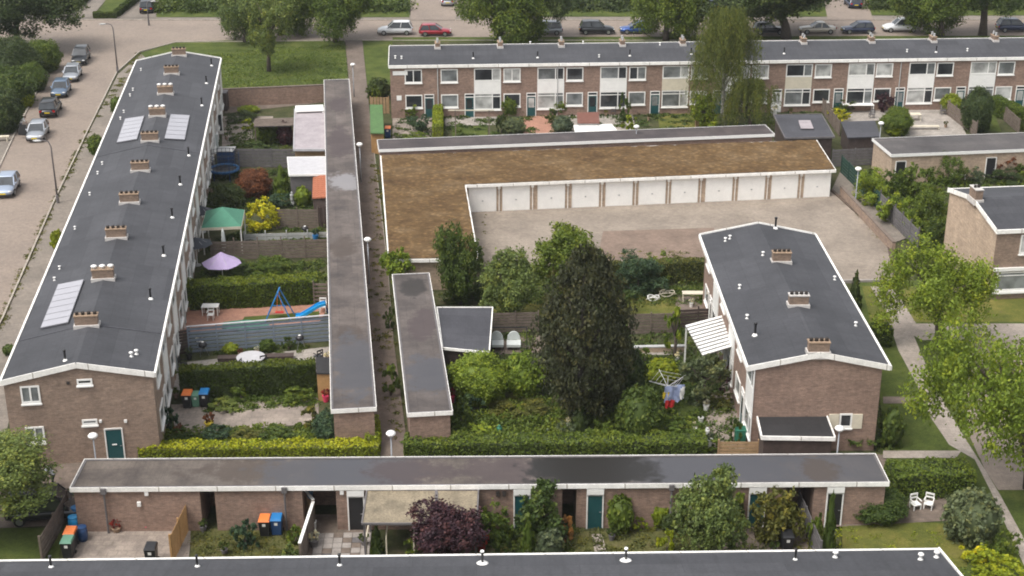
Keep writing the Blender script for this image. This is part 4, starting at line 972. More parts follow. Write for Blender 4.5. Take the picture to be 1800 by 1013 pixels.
def tree(label, box, base, col='mid', kind='broad', bark='bark', tr=None, name='tree', group=None, lean=0):
    C, a, b = fit(*box, base=base); g = P(*base); SEED[0] += 1
    t = thing(name, label, 'tree', (g.x, g.y, 0), 0, group)
    rz_ = R.uniform(0, 6.28)
    dx = C.x - g.x
    put('crown', crown_for(kind, a, SEED[0] % 4), G[col], t, (dx, 0, C.z), rz_, (a*1.03, a*1.03, b*1.03))
    r = tr or max(.12, a*.07); m = MB(); zt = C.z - b*.25
    zt = max(zt, 1.0)
    pts = [Vector((0,0,-.05)), Vector((dx*.1, 0, zt*.3)), Vector((dx*.4+R.uniform(-.1,.1), R.uniform(-.1,.1), zt*.65)), Vector((dx*.8, 0, zt))]
    if kind in ('conifer', 'weep'): pts.append(Vector((dx, 0, C.z + b*.8)))
    m.tube(pts, [r*1.35, r, r*.85, r*.7] + ([r*.2] if len(pts) == 5 else []), 9); m.build('trunk', M[bark], t, smooth=True)
    br = MB(); nb = 9 if kind in ('broad', 'open') else 5
    for i in range(nb):
        az = 2*math.pi*i/nb + R.uniform(-.3, .3); el = R.uniform(.15, .9); k = R.uniform(.55, .85)
        p0 = pts[3] * 1.0 if i % 3 else pts[2].lerp(pts[3], .6); e = Vector((dx + a*k*math.cos(az)*math.cos(el), a*k*math.sin(az)*math.cos(el), C.z + b*k*(math.sin(el)*1.2-.25)))
        mid = p0.lerp(e, .5) + Vector((0, 0, -.04*a)); br.tube([p0, p0.lerp(mid, .6)+Vector((R.uniform(-.1,.1)*a, 0, .02*a)), mid+Vector((0,R.uniform(-.1,.1)*a,.05*a)), e], [r*.62, r*.5, r*.36, r*.1], 6)
    br.build('branches', M[bark], t, smooth=True)
    return t
def hedge(label, pts, w_, h, col='hedge', n=None, name='hedge', top=None):
    """box hedge along pixel polyline pts (ground), thickness w_, height h"""
    q = [P(*p) for p in pts]; O = q[0]; t = thing(name, label, 'hedge', (O.x, O.y, 0))
    V = []; T = []; cb = MB()
    for a, b in zip(q, q[1:]):
        a = a - O; b = b - O; L = (b-a).length; d = (b-a)/L; s = Vector((-d.y, d.x, 0))
        ns = max(2, int(L/1.2))
        cb.bar(a+Vector((0,0,h/2-.03)), b+Vector((0,0,h/2-.03)), w_*.86, h-.12)
        ar = [L*w_, L*h, L*h, w_*h, w_*h]; tot = sum(ar); N = int((n or 170)*tot)
        N = min(N, 24000); fc_ = NR.choice(5, N, p=np.array(ar)/tot); u = NR.uniform(0, 1, N); v = NR.uniform(0, 1, N)
        x = np.where(fc_ < 3, u*L, np.where(fc_ == 3, 0, L)); y = np.where(fc_ == 0, (v-.5)*w_, np.where(fc_ == 1, -w_/2, np.where(fc_ == 2, w_/2, (u-.5)*w_))); z = np.where(fc_ == 0, h, v*h)
        wob = .05*np.sin(x*2.1+y*3) + .04*np.sin(x*5.3+z*4)
        nn = np.stack([np.where(fc_ == 3, -1, np.where(fc_ == 4, 1, 0)), np.where(fc_ == 1, -1, np.where(fc_ == 2, 1, 0)), np.where(fc_ == 0, 1, 0)], 1).astype(float)
        y = y + nn[:, 1]*wob; z = np.clip(z + nn[:, 2]*wob*1.3 + NR.normal(0, .025, N), 0.02, None)
        wp = np.stack([a.x + d.x*x + s.x*y, a.y + d.y*x + s.y*y, z], 1)
        wn = np.stack([d.x*nn[:, 0] + s.x*nn[:, 1], d.y*nn[:, 0] + s.y*nn[:, 1], nn[:, 2]], 1)
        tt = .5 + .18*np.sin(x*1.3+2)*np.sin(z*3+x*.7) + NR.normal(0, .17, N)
        if top is not None: tt = tt + np.where(fc_ == 0, top*1.5, -top*.8)  # lit top and shaded sides are painted into the leaf tint
        lv, lt = leaves(wp, wn, .085 if h < 3 else .12, np.clip(tt, 0, 1), .5); V.append(lv); T.append(lt)
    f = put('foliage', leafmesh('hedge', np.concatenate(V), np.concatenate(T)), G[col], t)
    cb.build('inner_twigs', plain('hedge inside ' + col, tuple({'lime': (.10, .11, .02)}.get(col, (.035, .05, .012))), .95, .3, 5), t)
    return t
def cover(name, pts, n, col, hmax=.3, size=.09, clump=.35, seed=1):
    q = [P(*p) for p in pts]; rs = np.random.RandomState(seed); xs = [v.x for v in q]; ys = [v.y for v in q]
    nc = max(8, n//40); C = []
    def inside(x, y):
        c = False; j = len(q)-1
        for i in range(len(q)):
            if (q[i].y > y) != (q[j].y > y) and x < (q[j].x-q[i].x)*(y-q[i].y)/(q[j].y-q[i].y)+q[i].x: c = not c
            j = i
        return c
    k = 0
    while len(C) < nc and k < nc*30:
        k += 1; x, y = rs.uniform(min(xs), max(xs)), rs.uniform(min(ys), max(ys))
        if inside(x, y): C.append((x, y, rs.uniform(.25, 1)*hmax))
    C = np.array(C); idx = rs.randint(0, len(C), n); o = rs.normal(size=(n, 2))*clump*.6
    rr = np.sqrt((o**2).sum(1))/(clump); z = np.clip(C[idx, 2]*(1-rr*.6)*rs.uniform(.2, 1, n), .02, None)
    p = np.stack([C[idx, 0]+o[:, 0], C[idx, 1]+o[:, 1], z], 1); ct = rs.uniform(.1, .9, len(C))
    v, tt = leaves(p, np.tile([0, 0, 1.], (n, 1)), size, np.clip(ct[idx]+rs.normal(0, .15, n), 0, 1), .5)
    o_ = put(name, leafmesh(name, v, tt), G[col]); tag(o_, None, None, None, 'stuff'); return o_
# ------------------------------------------------------------------ big trees
tree('small park tree with bare lower trunk on the far left lawn', (425,-20,520,92), (473,126), 'thin', 'open')
tree('spreading park tree behind the roof end of the left terrace', (375,-45,480,75), (432,74), 'thin')
tree('dense park tree between the two lawn trees', (455,-60,560,62), (492,62), 'mid')
tree('park tree next to the start of the alley', (535,-60,660,62), (590,74), 'mid')
tree('large bright street tree above the left part of the far terrace', (797,-70,962,88), (880,84), 'mid', tr=.4)
tree('dark street tree just right of the large bright one', (905,-80,1010,30), (945,68), 'dark')
tree('tall bright street tree behind the far terrace near its middle', (1110,-60,1245,78), (1170,72), 'mid')
tree('wide dark street tree with thick straight trunk behind the far terrace', (1235,-90,1475,42), (1382,68), 'dark', tr=.55)
tree('rounded green street tree behind the right part of the far terrace', (1580,-60,1708,66), (1655,64), 'mid')
tree('dark street tree with trunk showing between parked cars at upper right', (1665,-90,1800,20), (1727,62), 'deep', tr=.45)
tree('dark overhanging tree in the top left corner', (-70,-60,132,62), (30,92), 'dark', tr=.35)
tree('tall weeping birch in front of the far terrace', (1205,18,1338,226), (1272,228), 'willow', 'weep', 'birch', tr=.22)
tree('dense green tree at the right foot of the weeping birch', (1268,138,1366,230), (1318,236), 'willow', 'weep')
tree('light green small tree at the left foot of the weeping birch', (1210,165,1262,225), (1240,232), 'bright')
tree('huge dark purplish conifer in the middle of the right gardens', (936,440,1114,722), (1020,742), 'conifer', 'conifer', 'dbark', tr=.3)
tree('rounded bright green tree behind the huge conifer', (938,392,1062,515), (1000,530), 'mid')
tree('dark green oval tree at the corner of the mossy garage roof', (768,398,852,528), (810,534), 'deep')
tree('pale green small tree between the oval tree and the conifer', (843,445,945,556), (893,566), 'thin')
tree('small green tree over the end of the short shed row', (668,440,728,500), (700,520), 'bright')
tree('spreading bright green tree on the right lawn beside the gravel path', (1541,408,1752,592), (1650,612), 'bright', 'open', tr=.32)
tree('large lime green tree leaning in from the right edge of the photo', (1632,556,1885,798), (1812,862), 'bright', 'open', tr=.35)
tree('soft green tree over the parked car in the lower left corner', (-135,748,104,900), (-14,940), 'thin', 'broad', tr=.25)
tree('tall pale leaved tree in front of the foreground shed row', (1182,828,1312,985), (1245,1003), 'thin', 'broad')
tree('purple leaved tree in the near gardens below the lean-to', (726,880,850,990), (790,1003), 'purple', 'broad', 'dbark')
tree('compact green tree touching the foreground shed row', (902,848,992,952), (945,960), 'deep')
tree('light green thin tree beside the white slatted veranda', (1170,540,1202,615), (1186,628), 'bright', 'open')
tree('sprawling grey green tree below the white slatted veranda', (1196,618,1278,700), (1240,712), 'sage', 'open')
# left shrubbery beside the road
for lb, bx, c, k in [
    ('dark shrub mass highest of those beside the left road', (-40,68,70,150), 'dark', 'round'),
    ('green shrub right below the top left tree beside the road', (40,72,108,128), 'mid', 'round'),
    ('middle dark shrub of the left road shrubbery', (-30,118,62,190), 'deep', 'round'),
    ('bright green shrub at the pavement edge left of the parked cars', (30,112,82,162), 'mid', 'round'),
    ('lowest dark shrub of the left road shrubbery', (-40,160,40,235), 'dark', 'round'),
    ('yellow green low shrub at the pavement by the cars', (30,155,58,190), 'lime', 'round'),
    ('clipped round bush on the pavement beside the left terrace', (153,238,185,272), 'mid', 'round'),
    ('yellow green bush peeping out behind the left terrace roof', (88,405,112,442), 'lime', 'round'),
    ('small green bush at the left foot of the terrace roof', (5,605,28,625), 'deep', 'round'),
    ('green bush behind the left terrace near its fourth chimney from the far end', (194,170,214,200), 'mid', 'round')]:
    bush(lb, bx, c, k)
# gardens of the left terrace
for lb, bx, c, k in [
    ('russet red round bush beside the blue trampoline', (415,298,478,348), 'russet', 'round'),
    ('green cone shaped shrub next to the russet bush', (478,290,510,348), 'mid', 'cone'),
    ('small round topiary in front of the orange tiled shed', (518,328,547,364), 'bright', 'round'),
    ('bright yellow bush beside the green pavilion', (432,345,492,405), 'yellow', 'open'),
    ('green round bush in front of the purple one near the annex', (448,215,490,252), 'mid', 'round'),
    ('dark purple bush against the pale roofed annex', (487,216,516,256), 'purple', 'round'),
    ('dark green shrub below the pergola of the left gardens', (425,246,475,275), 'deep', 'open'),
    ('lime green low bush near the white open door', (418,185,455,200), 'lime', 'round'),
    ('dark low shrub below the lime green bush', (400,195,455,215), 'dark', 'open'),
    ('yellow green bush between white door and pergola', (422,208,448,232), 'lime', 'open'),
    ('dark bushy shrub under the russet bush', (365,320,430,365), 'dark', 'open'),
    ('grey green perennial bush by the white statue', (470,340,515,365), 'blue', 'open'),
    ('leafy shrub behind the tall hedge on the left', (360,452,440,486), 'deep', 'open'),
    ('leafy shrub behind the tall hedge on the right', (440,448,510,482), 'mid', 'open'),
    ('round yellow green ball bush before the blue grey fence', (392,602,420,624), 'lime', 'round'),
    ('green ball bush in the planting bed before the blue grey fence', (455,596,484,620), 'mid', 'round'),
    ('small dark bush at the right end of the planting bed', (494,592,520,616), 'deep', 'open'),
    ('leafy green plant at the foot of the clipped tall hedge', (405,672,442,706), 'mid', 'open'),
    ('spreading hydrangea at the right foot of the clipped tall hedge', (500,678,552,710), 'mid', 'open'),
    ('low green perennials left on the worn garden path', (370,700,430,720), 'thin', 'open'),
    ('big round grey green bush before the end wall of the long shed row', (550,722,610,778), 'blue', 'round'),
    ('reddish shrub left of the big round grey green bush', (528,712,562,758), 'olive', 'open'),
    ('dark green shrub at the near corner of the left terrace', (278,716,315,758), 'blue', 'open'),
    ('small rusty shrub beside the yellow pot', (305,742,325,765), 'russet', 'open'),
    ('straw coloured ornamental grass by the yellow green hedge', (408,752,458,778), 'olive', 'open'),
    ('bushy green perennials left in the lowest garden', (300,750,355,782), 'deep', 'open'),
    ('lavender green perennials in the middle of the lowest garden', (355,748,405,778), 'blue', 'open'),
    ('low dark perennials right of the straw coloured grass', (458,748,520,778), 'deep', 'open')]:
    bush(lb, bx, c, k)
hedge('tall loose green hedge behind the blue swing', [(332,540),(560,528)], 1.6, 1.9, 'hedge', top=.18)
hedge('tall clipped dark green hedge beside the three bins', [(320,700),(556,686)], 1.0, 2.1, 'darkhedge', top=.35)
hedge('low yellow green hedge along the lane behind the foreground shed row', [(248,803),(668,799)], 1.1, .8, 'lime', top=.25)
hedge('short yellow green hedge piece at the near corner of the left terrace', [(264,796),(270,758)], 1.25, 1.3, 'lime')
hedge('short yellow green hedge piece beside the alley lamp', [(656,795),(655,755)], .8, 1.0, 'lime')
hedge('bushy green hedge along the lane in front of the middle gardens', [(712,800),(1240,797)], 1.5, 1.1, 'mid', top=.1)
hedge('brown green beech hedge between the yard and the middle gardens', [(1050,500),(1252,492)], 1.0, 1.7, 'olive')
hedge('tall narrow yellow green hedge in a far garden', [(770,246),(770,205)], .9, 1.4, 'lime')
hedge('clipped hedge on the far left beyond the crossing', [(165,32),(205,32)], .7, .8, 'darkhedge')
hedge('long clipped hedge beside the far driveway', [(205,30),(250,-5)], .7, .9, 'darkhedge')
hedge('clipped hedge left of the far path', [(120,26),(155,0)], .7, .9, 'darkhedge')
hedge('tall hedge at the right edge before the far terrace', [(1745,198),(1815,232)], 1.2, 1.8, 'hedge')
hedge('clipped square hedge by the footpath of the right house block', [(1530,608),(1562,606)], 1.2, 1.4, 'deep')
hedge('bushy dark hedge behind the two white chairs', [(1560,868),(1700,862)], 1.9, 1.6, 'mid')
# middle gardens
for lb, bx, c, k in [
    ('big rounded green shrub right of the short shed row', (790,618,895,712), 'bright', 'round'),
    ('green rounded shrub between the big one and the conifer', (880,622,958,700), 'bright', 'round'),
    ('lime green clipped shrub behind the clothes dryer', (1132,632,1194,676), 'lime', 'round'),
    ('dark blackish shrub at the right foot of the conifer', (1065,610,1135,715), 'dark', 'round'),
    ('dark green yew before the clothes dryer', (1082,682,1164,780), 'deep', 'round'),
    ('small dark conifer below the huge conifer', (998,710,1040,766), 'dark', 'cone'),
    ('grey green shrub behind the lane hedge right of the trough', (960,738,1010,785), 'sage', 'open'),
    ('green shrub behind the lane hedge near the yew', (1030,745,1085,790), 'mid', 'open'),
    ('light green shrub left of the black trough', (810,742,880,785), 'bright', 'open'),
    ('bushy shrub at the near end of the short shed row', (735,742,790,785), 'mid', 'open'),
    ('dark leafy shrub beside the pink flowers', (790,700,830,752), 'deep', 'open'),
    ('blue green low shrub beneath the big rounded shrub', (808,690,850,730), 'blue', 'open'),
    ('sprawling brownish shrub left of the small lawn', (855,700,960,725), 'olive', 'open'),
    ('flowering green shrub right of the clothes dryer', (1165,742,1238,790), 'mid', 'open'),
    ('blue green shrub behind the hedge at the yard', (1080,445,1165,520), 'blue', 'open'),
    ('pointed green shrub beside the blue green one', (1140,440,1200,495), 'mid', 'open'),
    ('dark conifer bush under the oval tree', (775,480,860,535), 'dark', 'open'),
    ('yellow green shrub at the end of the short shed row', (752,455,790,500), 'lime', 'open'),
    ('green shrub right behind the conifer', (1040,500,1110,560), 'deep', 'open'),
    ('grey green shrub beside the path at the veranda', (1205,680,1245,715), 'sage', 'open'),
    ('purple dark shrub against the right house block', (1265,645,1300,690), 'purple', 'open'),
    ('green hanging shrub near the house block wall', (1238,690,1290,720), 'olive', 'open'),
    ('green shrub with pots before the black lean-to', (1280,735,1312,782), 'deep', 'open'),
    ('low green shrub left of the dark lane fence', (1240,770,1270,795), 'mid', 'open'),
    ('yellow green shrub between conifer and clothes dryer', (1118,612,1150,640), 'mid', 'open'),
    ('low weeds beside the alley at the middle', (672,540,694,580), 'deep', 'open'),
    ('tall weeds beside the alley by the shed row end', (668,640,704,700), 'deep', 'open'),
    ('dark green shrub at the corner of the right block lawn', (1548,715,1590,790), 'deep', 'round'),
    ('low shrub in front of the gable of the right house block', (1480,750,1550,790), 'deep', 'open'),
    ('slim cypress at the far corner of the right house block', (1490,480,1516,545), 'dark', 'cone')]:
    bush(lb, bx, c, k)
# near gardens
for lb, bx, c, k in [
    ('leafy bush left of the compact tree at the shed row', (838,878,905,955), 'mid', 'open'),
    ('conical light green shrub beneath the compact tree', (912,915,945,985), 'mid', 'cone'),
    ('grey green bush before the orange flowering one', (942,928,992,988), 'sage', 'round'),
    ('orange brown flowering bush in the near gardens', (975,908,1015,958), 'orange', 'open'),
    ('red leaved small bush right of the purple tree', (834,930,860,970), 'red', 'open'),
    ('tall green bush right of the teal door', (1066,872,1114,940), 'mid', 'round'),
    ('small yellow green bush beside the tall green bush', (1108,908,1140,935), 'lime', 'open'),
    ('yellow green bush left of the tall pale leaved tree', (1140,876,1180,926), 'lime', 'round'),
    ('dark green bush below the yellow green one', (1160,900,1195,935), 'dark', 'round'),
    ('light green bush at the bottom roof edge', (1154,932,1192,978), 'lime', 'open'),
    ('reddish brown round shrub before the dark passage', (1330,860,1414,958), 'olive', 'broad'),
    ('green bush right of the tall pale leaved tree', (1275,870,1318,940), 'mid', 'open'),
    ('slim upright conifer before the rightmost shed door', (1448,865,1472,975), 'deep', 'cone'),
    ('green bush left of the slim upright conifer', (1418,900,1452,965), 'mid', 'open'),
    ('large dark clipped bush left of the white chairs', (1484,850,1592,922), 'deep', 'round'),
    ('large grey green round bush right of the white chairs', (1660,858,1756,960), 'sage', 'round'),
    ('lime green bush at the lower right corner', (1705,970,1800,1040), 'lime', 'open'),
    ('yellow flowering shrub left of the lower right corner', (1690,960,1740,1000), 'yellow', 'open'),
    ('green bush at the path near the lower right', (1735,930,1790,985), 'mid', 'open'),
    ('dark rose shrub beside the near bins', (405,908,455,965), 'blue', 'open'),
    ('pale hydrangea at the white capped fence', (495,955,532,990), 'thin', 'open'),
    ('green shrub behind the white capped fence', (500,925,540,958), 'mid', 'open'),
    ('slim green shrub between the wires of the lean-to', (650,925,675,975), 'deep', 'cone'),
    ('low green shrub by the lean-to posts', (708,945,735,980), 'mid', 'open'),
    ('dark green hanging shrub under the purple tree', (860,930,900,985), 'deep', 'open')]:
    bush(lb, bx, c, k)
# far gardens
for lb, bx, c, k in [
    ('ball shaped pale bush left in the far gardens', (884,206,924,238), 'sage', 'round'),
    ('ball shaped pale bush right in the far gardens', (970,204,1008,236), 'sage', 'round'),
    ('green shrub above the left pale ball bush', (880,165,912,205), 'mid', 'round'),
    ('green shrub above the right pale ball bush', (965,163,1000,202), 'mid', 'round'),
    ('dark shrub between the pale ball bush and brick path', (958,190,985,218), 'deep', 'open'),
    ('shrub before the left end of the far terrace', (706,175,742,208), 'mid', 'open'),
    ('dark grey green shrub left in the far gardens', (716,203,756,236), 'blue', 'open'),
    ('low shrub near the lilac shed edge of far gardens', (708,230,755,248), 'mid', 'open'),
    ('dark shrub at the far patio with the climbing frame', (870,200,892,236), 'dark', 'open'),
    ('dark shrub by the white canopy in the far gardens', (1085,165,1110,215), 'deep', 'open'),
    ('yellow orange flowering shrub by the white canopy', (1092,202,1118,234), 'lime', 'open'),
    ('dark rounded tree shrub in the far right garden', (1692,155,1746,234), 'dark', 'round'),
    ('bright round shrub in the far garden with the patio', (1550,190,1604,238), 'mid', 'round'),
    ('yellow green shrub in front of the arched shed', (1560,220,1588,240), 'lime', 'round'),
    ('yellow green shrub by the brown far fence', (1655,165,1692,200), 'lime', 'round'),
    ('purple bush beside the far white door', (1540,165,1570,200), 'purple', 'open'),
    ('yellow flowering bush along the brown fence', (1455,190,1495,215), 'yellow', 'open'),
    ('dark green shrub left of the far white furniture', (1455,175,1500,200), 'dark', 'open'),
    ('green shrub beside the white far door', (1378,165,1402,188), 'mid', 'round'),
    ('dark shrub behind the alley beside the terrace', (645,138,686,175), 'dark', 'round'),
    ('yellow green shrub by the green roofed shed', (654,234,676,262), 'lime', 'round'),
    ('bright shrub beside the alley above the green shed', (646,150,670,185), 'mid', 'open')]:
    bush(lb, bx, c, k)
# upper right leafy garden
for lb, bx, c, k in [
    ('bright green shrub behind the lamp by the garage end', (1500,300,1562,362), 'bright', 'open'),
    ('light green bush along the tall grey fence', (1540,335,1600,395), 'bright', 'open'),
    ('dark green bush in front of the upper right shed row', (1580,290,1640,350), 'mid', 'open'),
    ('tall green bush left of the pale brick gable', (1600,330,1665,415), 'mid', 'open'),
    ('green bush below the upper right shed door', (1640,270,1700,325), 'mid', 'open'),
    ('red leaved bush in front of the upper right shed row', (1733,268,1785,312), 'russet', 'open'),
    ('dark green bush under the red leaved bush', (1740,295,1800,325), 'dark', 'open'),
    ('sage bush beside the small white table', (1698,292,1738,325), 'sage', 'open'),
    ('dark green bush at the foot of the pale brick gable', (1625,385,1668,440), 'deep', 'open'),
    ('green bush at the right edge beside the shed row', (1785,268,1830,315), 'mid', 'open'),
    ('yellow green low bush right of the tall grey fence', (1590,370,1640,415), 'bright', 'open'),
    ('green bush near the lamp beside the fence', (1555,300,1595,345), 'mid', 'open')]:
    bush(lb, bx, c, k)
cover('ground_cover', [(850,560),(1200,552),(1290,640),(1310,795),(720,800),(760,740),(800,640)], 26000, 'deep', .45, .10, .5, 1)
cover('ground_cover', [(1490,300),(1850,300),(1850,330),(1660,340),(1660,450),(1610,430)], 14000, 'mid', .6, .12, .6, 2)
cover('ground_cover', [(280,790),(560,790),(560,742),(290,760)], 7000, 'mid', .35, .08, .3, 3)
cover('ground_cover', [(360,728),(560,712),(556,690),(360,705)], 5000, 'mid', .3, .08, .3, 4)
cover('ground_cover', [(350,375),(570,375),(575,300),(360,300)], 12000, 'deep', .45, .1, .4, 5)
cover('ground_cover', [(365,440),(575,440),(575,402),(420,402)], 5000, 'deep', .3, .1, .3, 6)
cover('ground_cover', [(400,284),(510,284),(510,215),(400,215)], 7000, 'deep', .4, .1, .4, 7)
cover('ground_cover', [(345,500),(575,495),(575,460),(360,465)], 7000, 'deep', .5, .1, .4, 8)
cover('ground_cover', [(650,600),(650,280),(664,280),(694,600),(712,790),(700,790)], 5000, 'olive', .25, .08, .3, 9)
cover('ground_cover', [(690,245),(1460,225),(1460,195),(700,205)], 9000, 'deep', .35, .12, .5, 10)
cover('ground_cover', [(1000,1000),(1430,1000),(1430,925),(1000,925)], 8000, 'olive', .25, .07, .3, 11)
cover('ground_cover', [(340,1000),(525,1000),(525,935),(345,935)], 6000, 'olive', .2, .06, .3, 12)
cover('ground_cover', [(1480,1010),(1800,1100),(1760,950),(1480,922)], 12000, 'lime', .22, .07, .4, 13)
cover('ground_cover', [(850,540),(1250,535),(1250,500),(1060,500),(850,480)], 9000, 'deep', .5, .1, .5, 14)
cover('ground_cover', [(860,1000),(1010,1000),(1010,925),(860,925)], 5000, 'deep', .35, .08, .3, 15)
cover('ground_cover', [(380,612),(540,604),(540,622),(380,632)], 2500, 'deep', .25, .06, .2, 16)
cover('ground_cover', [(-60,240),(30,230),(75,120),(100,80),(-60,80)], 12000, 'deep', .6, .16, .7, 17)
cover('ground_cover', [(715,795),(1235,795),(1230,735),(1100,690),(960,700),(800,735),(730,750)], 13000, 'mid', .85, .10, .45, 31)
cover('ground_cover', [(1105,735),(1230,700),(1260,630),(1120,640)], 8000, 'deep', .7, .10, .45, 32)
cover('grass_tufts', [(260,104),(606,76),(608,150),(392,160)], 16000, 'mid', .12, .10, 1.1, 18)
cover('grass_tufts', [(1545,640),(1610,690),(1660,790),(1552,800)], 9000, 'mid', .10, .06, .5, 19)
cover('grass_tufts', [(1560,812),(1690,812),(1750,900),(1790,1000),(1700,1000),(1560,860)], 9000, 'mid', .12, .06, .5, 20)
cover('ground_cover', [(92,352),(97,358),(6,566),(-38,646),(-46,640),(0,560)], 2600, 'olive', .10, .07, .3, 51)
cover('ground_cover', [(152,228),(158,232),(98,356),(93,354)], 1800, 'olive', .10, .07, .3, 52)
cover('ground_cover', [(240,92),(248,96),(158,232),(153,229)], 1800, 'olive', .10, .08, .3, 53)
cover('ground_cover', [(1056,458),(1250,452),(1250,440),(1060,446)], 2500, 'olive', .15, .08, .3, 54)
cover('ground_cover', [(850,468),(845,372),(856,372),(864,468)], 900, 'olive', .12, .07, .2, 55)
cover('ground_cover', [(1050,357),(1230,350),(1228,344),(1052,351)], 1500, 'olive', .10, .06, .2, 56)
cover('ground_cover', [(1475,342),(1560,425),(1574,492),(1562,492),(1548,430),(1468,346)], 2200, 'olive', .12, .07, .25, 57)
# distant dark hedge masses at the top
for k, pg in enumerate([[(280,22),(715,22),(715,-10),(280,-10)], [(1000,20),(1440,20),(1440,-10),(1000,-10)], [(1530,18),(1850,16),(1850,-10),(1530,-10)], [(-90,14),(95,14),(130,-10),(-90,-10)]]):
    cover('shrub_mass', pg, 16000, 'dark' if k else 'deep', 2.6, .24, 1.3, 40+k)
# ------------------------------------------------------------------ vehicles
def loft(sts, n=12, p=3.2):
    m = MB()
    for (x, w_, zb, zt) in sts:
        for j in range(n):
            a = 2*math.pi*(j+.5)/n; ca, sa = math.cos(a), math.sin(a); e = 2/p
            m.v.append((x, w_*math.copysign(abs(ca)**e, ca), (zb+zt)/2+(zt-zb)/2*math.copysign(abs(sa)**e, sa)))
    for i in range(len(sts)-1):
        for j in range(n): a = i*n+j; b = i*n+(j+1) % n; m.f.append((a, b, b+n, a+n))
    m.f.append(tuple(range(n))[::-1]); m.f.append(tuple((len(sts)-1)*n+j for j in range(n))); return m
def car_meshes(kind):
    if ('car', kind) in CACHE: return CACHE[('car', kind)]
    L = {'hatch': 4.1, 'sedan': 4.6, 'van': 4.4, 'suv': 4.5}[kind]; hb = .88 if kind != 'suv' else 1.0; top = {'hatch': 1.45, 'sedan': 1.42, 'van': 1.75, 'suv': 1.66}[kind]; f = L/2
    body = loft([(-f,.62,.38,.72),(-f+.08,.8,.28,.84),(-f+.5,.87,.2,hb),(-f+1.2,.88,.18,hb+.02),(0,.88,.18,hb+.02),(f-1.25,.88,.18,hb),(f-.6,.86,.2,hb-.08),(f-.12,.76,.28,.70),(f,.6,.36,.58)]).mesh('body', True)
    cr, cf = {'hatch': (-f+.12, f-1.15), 'sedan': (-f+.85, f-1.35), 'van': (-f+.08, f-.95), 'suv': (-f+.12, f-1.25)}[kind]
    r0, r1 = {'hatch': (cr+.35, cf-.85), 'sedan': (cr+.65, cf-.85), 'van': (cr+.18, cf-.7), 'suv': (cr+.35, cf-.75)}[kind]
    z0, z1 = hb-.05, top-.05; wb, wt = .82, .66
    cab = MB().add([(cr,-wb,z0),(cf,-wb,z0),(cf,wb,z0),(cr,wb,z0),(r0,-wt,z1),(r1,-wt,z1),(r1,wt,z1),(r0,wt,z1)], [(0,3,2,1),(4,5,6,7),(0,1,5,4),(1,2,6,5),(2,3,7,6),(3,0,4,7)]).mesh('cabin')
    rf_ = loft([(r0-.06,wt-.06,z1-.03,z1+.02),(r0+.15,wt+.02,z1-.04,z1+.055),((r0+r1)/2,wt+.03,z1-.04,z1+.07),(r1-.15,wt+.02,z1-.04,z1+.05),(r1+.05,wt-.06,z1-.03,z1+.01)], 10, 4).mesh('roof', True)
    PB = []
    for s in (-1, 1):
        for a, b in (((cr, s*wb, z0), (r0, s*wt, z1)), ((cf, s*wb, z0), (r1, s*wt, z1)), (((cr+cf)/2-.1, s*(wb+.005), z0), ((r0+r1)/2-.05, s*(wt+.005), z1))): PB.append((a, b))
    pil = [MB().bar(a_, b_, .09, .06).mesh('pillar') for a_, b_ in PB]
    wh = MB().tube([(0,-.1,0),(0,.1,0)], .31, 16).mesh('tyre', False); rm = MB().tube([(0,-.108,0),(0,.108,0)], .2, 10).mesh('rim')
    hl = MB().ell((0,0,0), (.09,.2,.08), 8, 5).mesh('headlight', True); tl = MB().box(-.03,-.13,-.1,.03,.13,.1).mesh('tail_light'); plt = MB().box(-.015,-.26,-.06,.015,.26,.06).mesh('number_plate')
    mir = MB().ell((0,0,0), (.08,.12,.07), 8, 5).mesh('mirror', True)
    CACHE[('car', kind)] = dict(L=L, hb=hb, cf=cf, body=body, cab=cab, roof=rf_, pil=pil, wh=wh, rm=rm, hl=hl, tl=tl, plt=plt, mir=mir, cr=cr, top=top); return CACHE[('car', kind)]
def car(label, px, py, ang, kind, col, group=None):
    c = car_meshes(kind); g = P(px, py, .6); t = thing('parked_car', label, 'car', (g.x, g.y, .03), ang, group); f = c['L']/2; pm = PAINT[col]
    put('body', c['body'], pm, t); put('windows', c['cab'], cg, t); put('roof', c['roof'], pm, t); [put('pillar', q_, pm, t) for q_ in c['pil']]
    for x in (-f+.8, f-.82):
        for s in (-1, 1):
            w_ = put('wheel', c['wh'], M['tyre'], t, (x, s*.79, .31)); put('rim', c['rm'], M['rim'], w_)
    for s in (-1, 1):
        put('headlight', c['hl'], M['clearl'], t, (f-.13, s*.58, .62)); put('tail_light', c['tl'], M['redl'], t, (-f+.05, s*.66, .74)); put('mirror', c['mir'], pm, t, (c['cf']-.35, s*.93, .95))
    put('number_plate', c['plt'], M['plate'], t, (f+.0, 0, .45)); put('number_plate', c['plt'], M['plate'], t, (-f-.0, 0, .6))
    put('bumper', cached(('bumper',), lambda: MB().box(-.06,-.7,-.08,.06,.7,.05)), M['blackp'], t, (f-.04, 0, .3)); return t
g1 = 'cars parked along the left road'; r1_ = rad(97)
car('black car at the far end of the left row', 142, 100, r1_+math.pi, 'suv', 'black', g1)
car('silver grey car second from the far end of the left row', 127, 129, r1_+math.pi, 'hatch', 'silver', g1)
car('blue grey car in the middle of the left row', 107, 156, r1_+math.pi, 'hatch', 'bluegrey', g1)
car('black car showing red tail lights and yellow plate in the left row', 89, 189, r1_, 'suv', 'black', g1)
cs = car('pale silver car with its door open at the near end of the left row', 66, 231, r1_+math.pi, 'hatch', 'silver', g1)
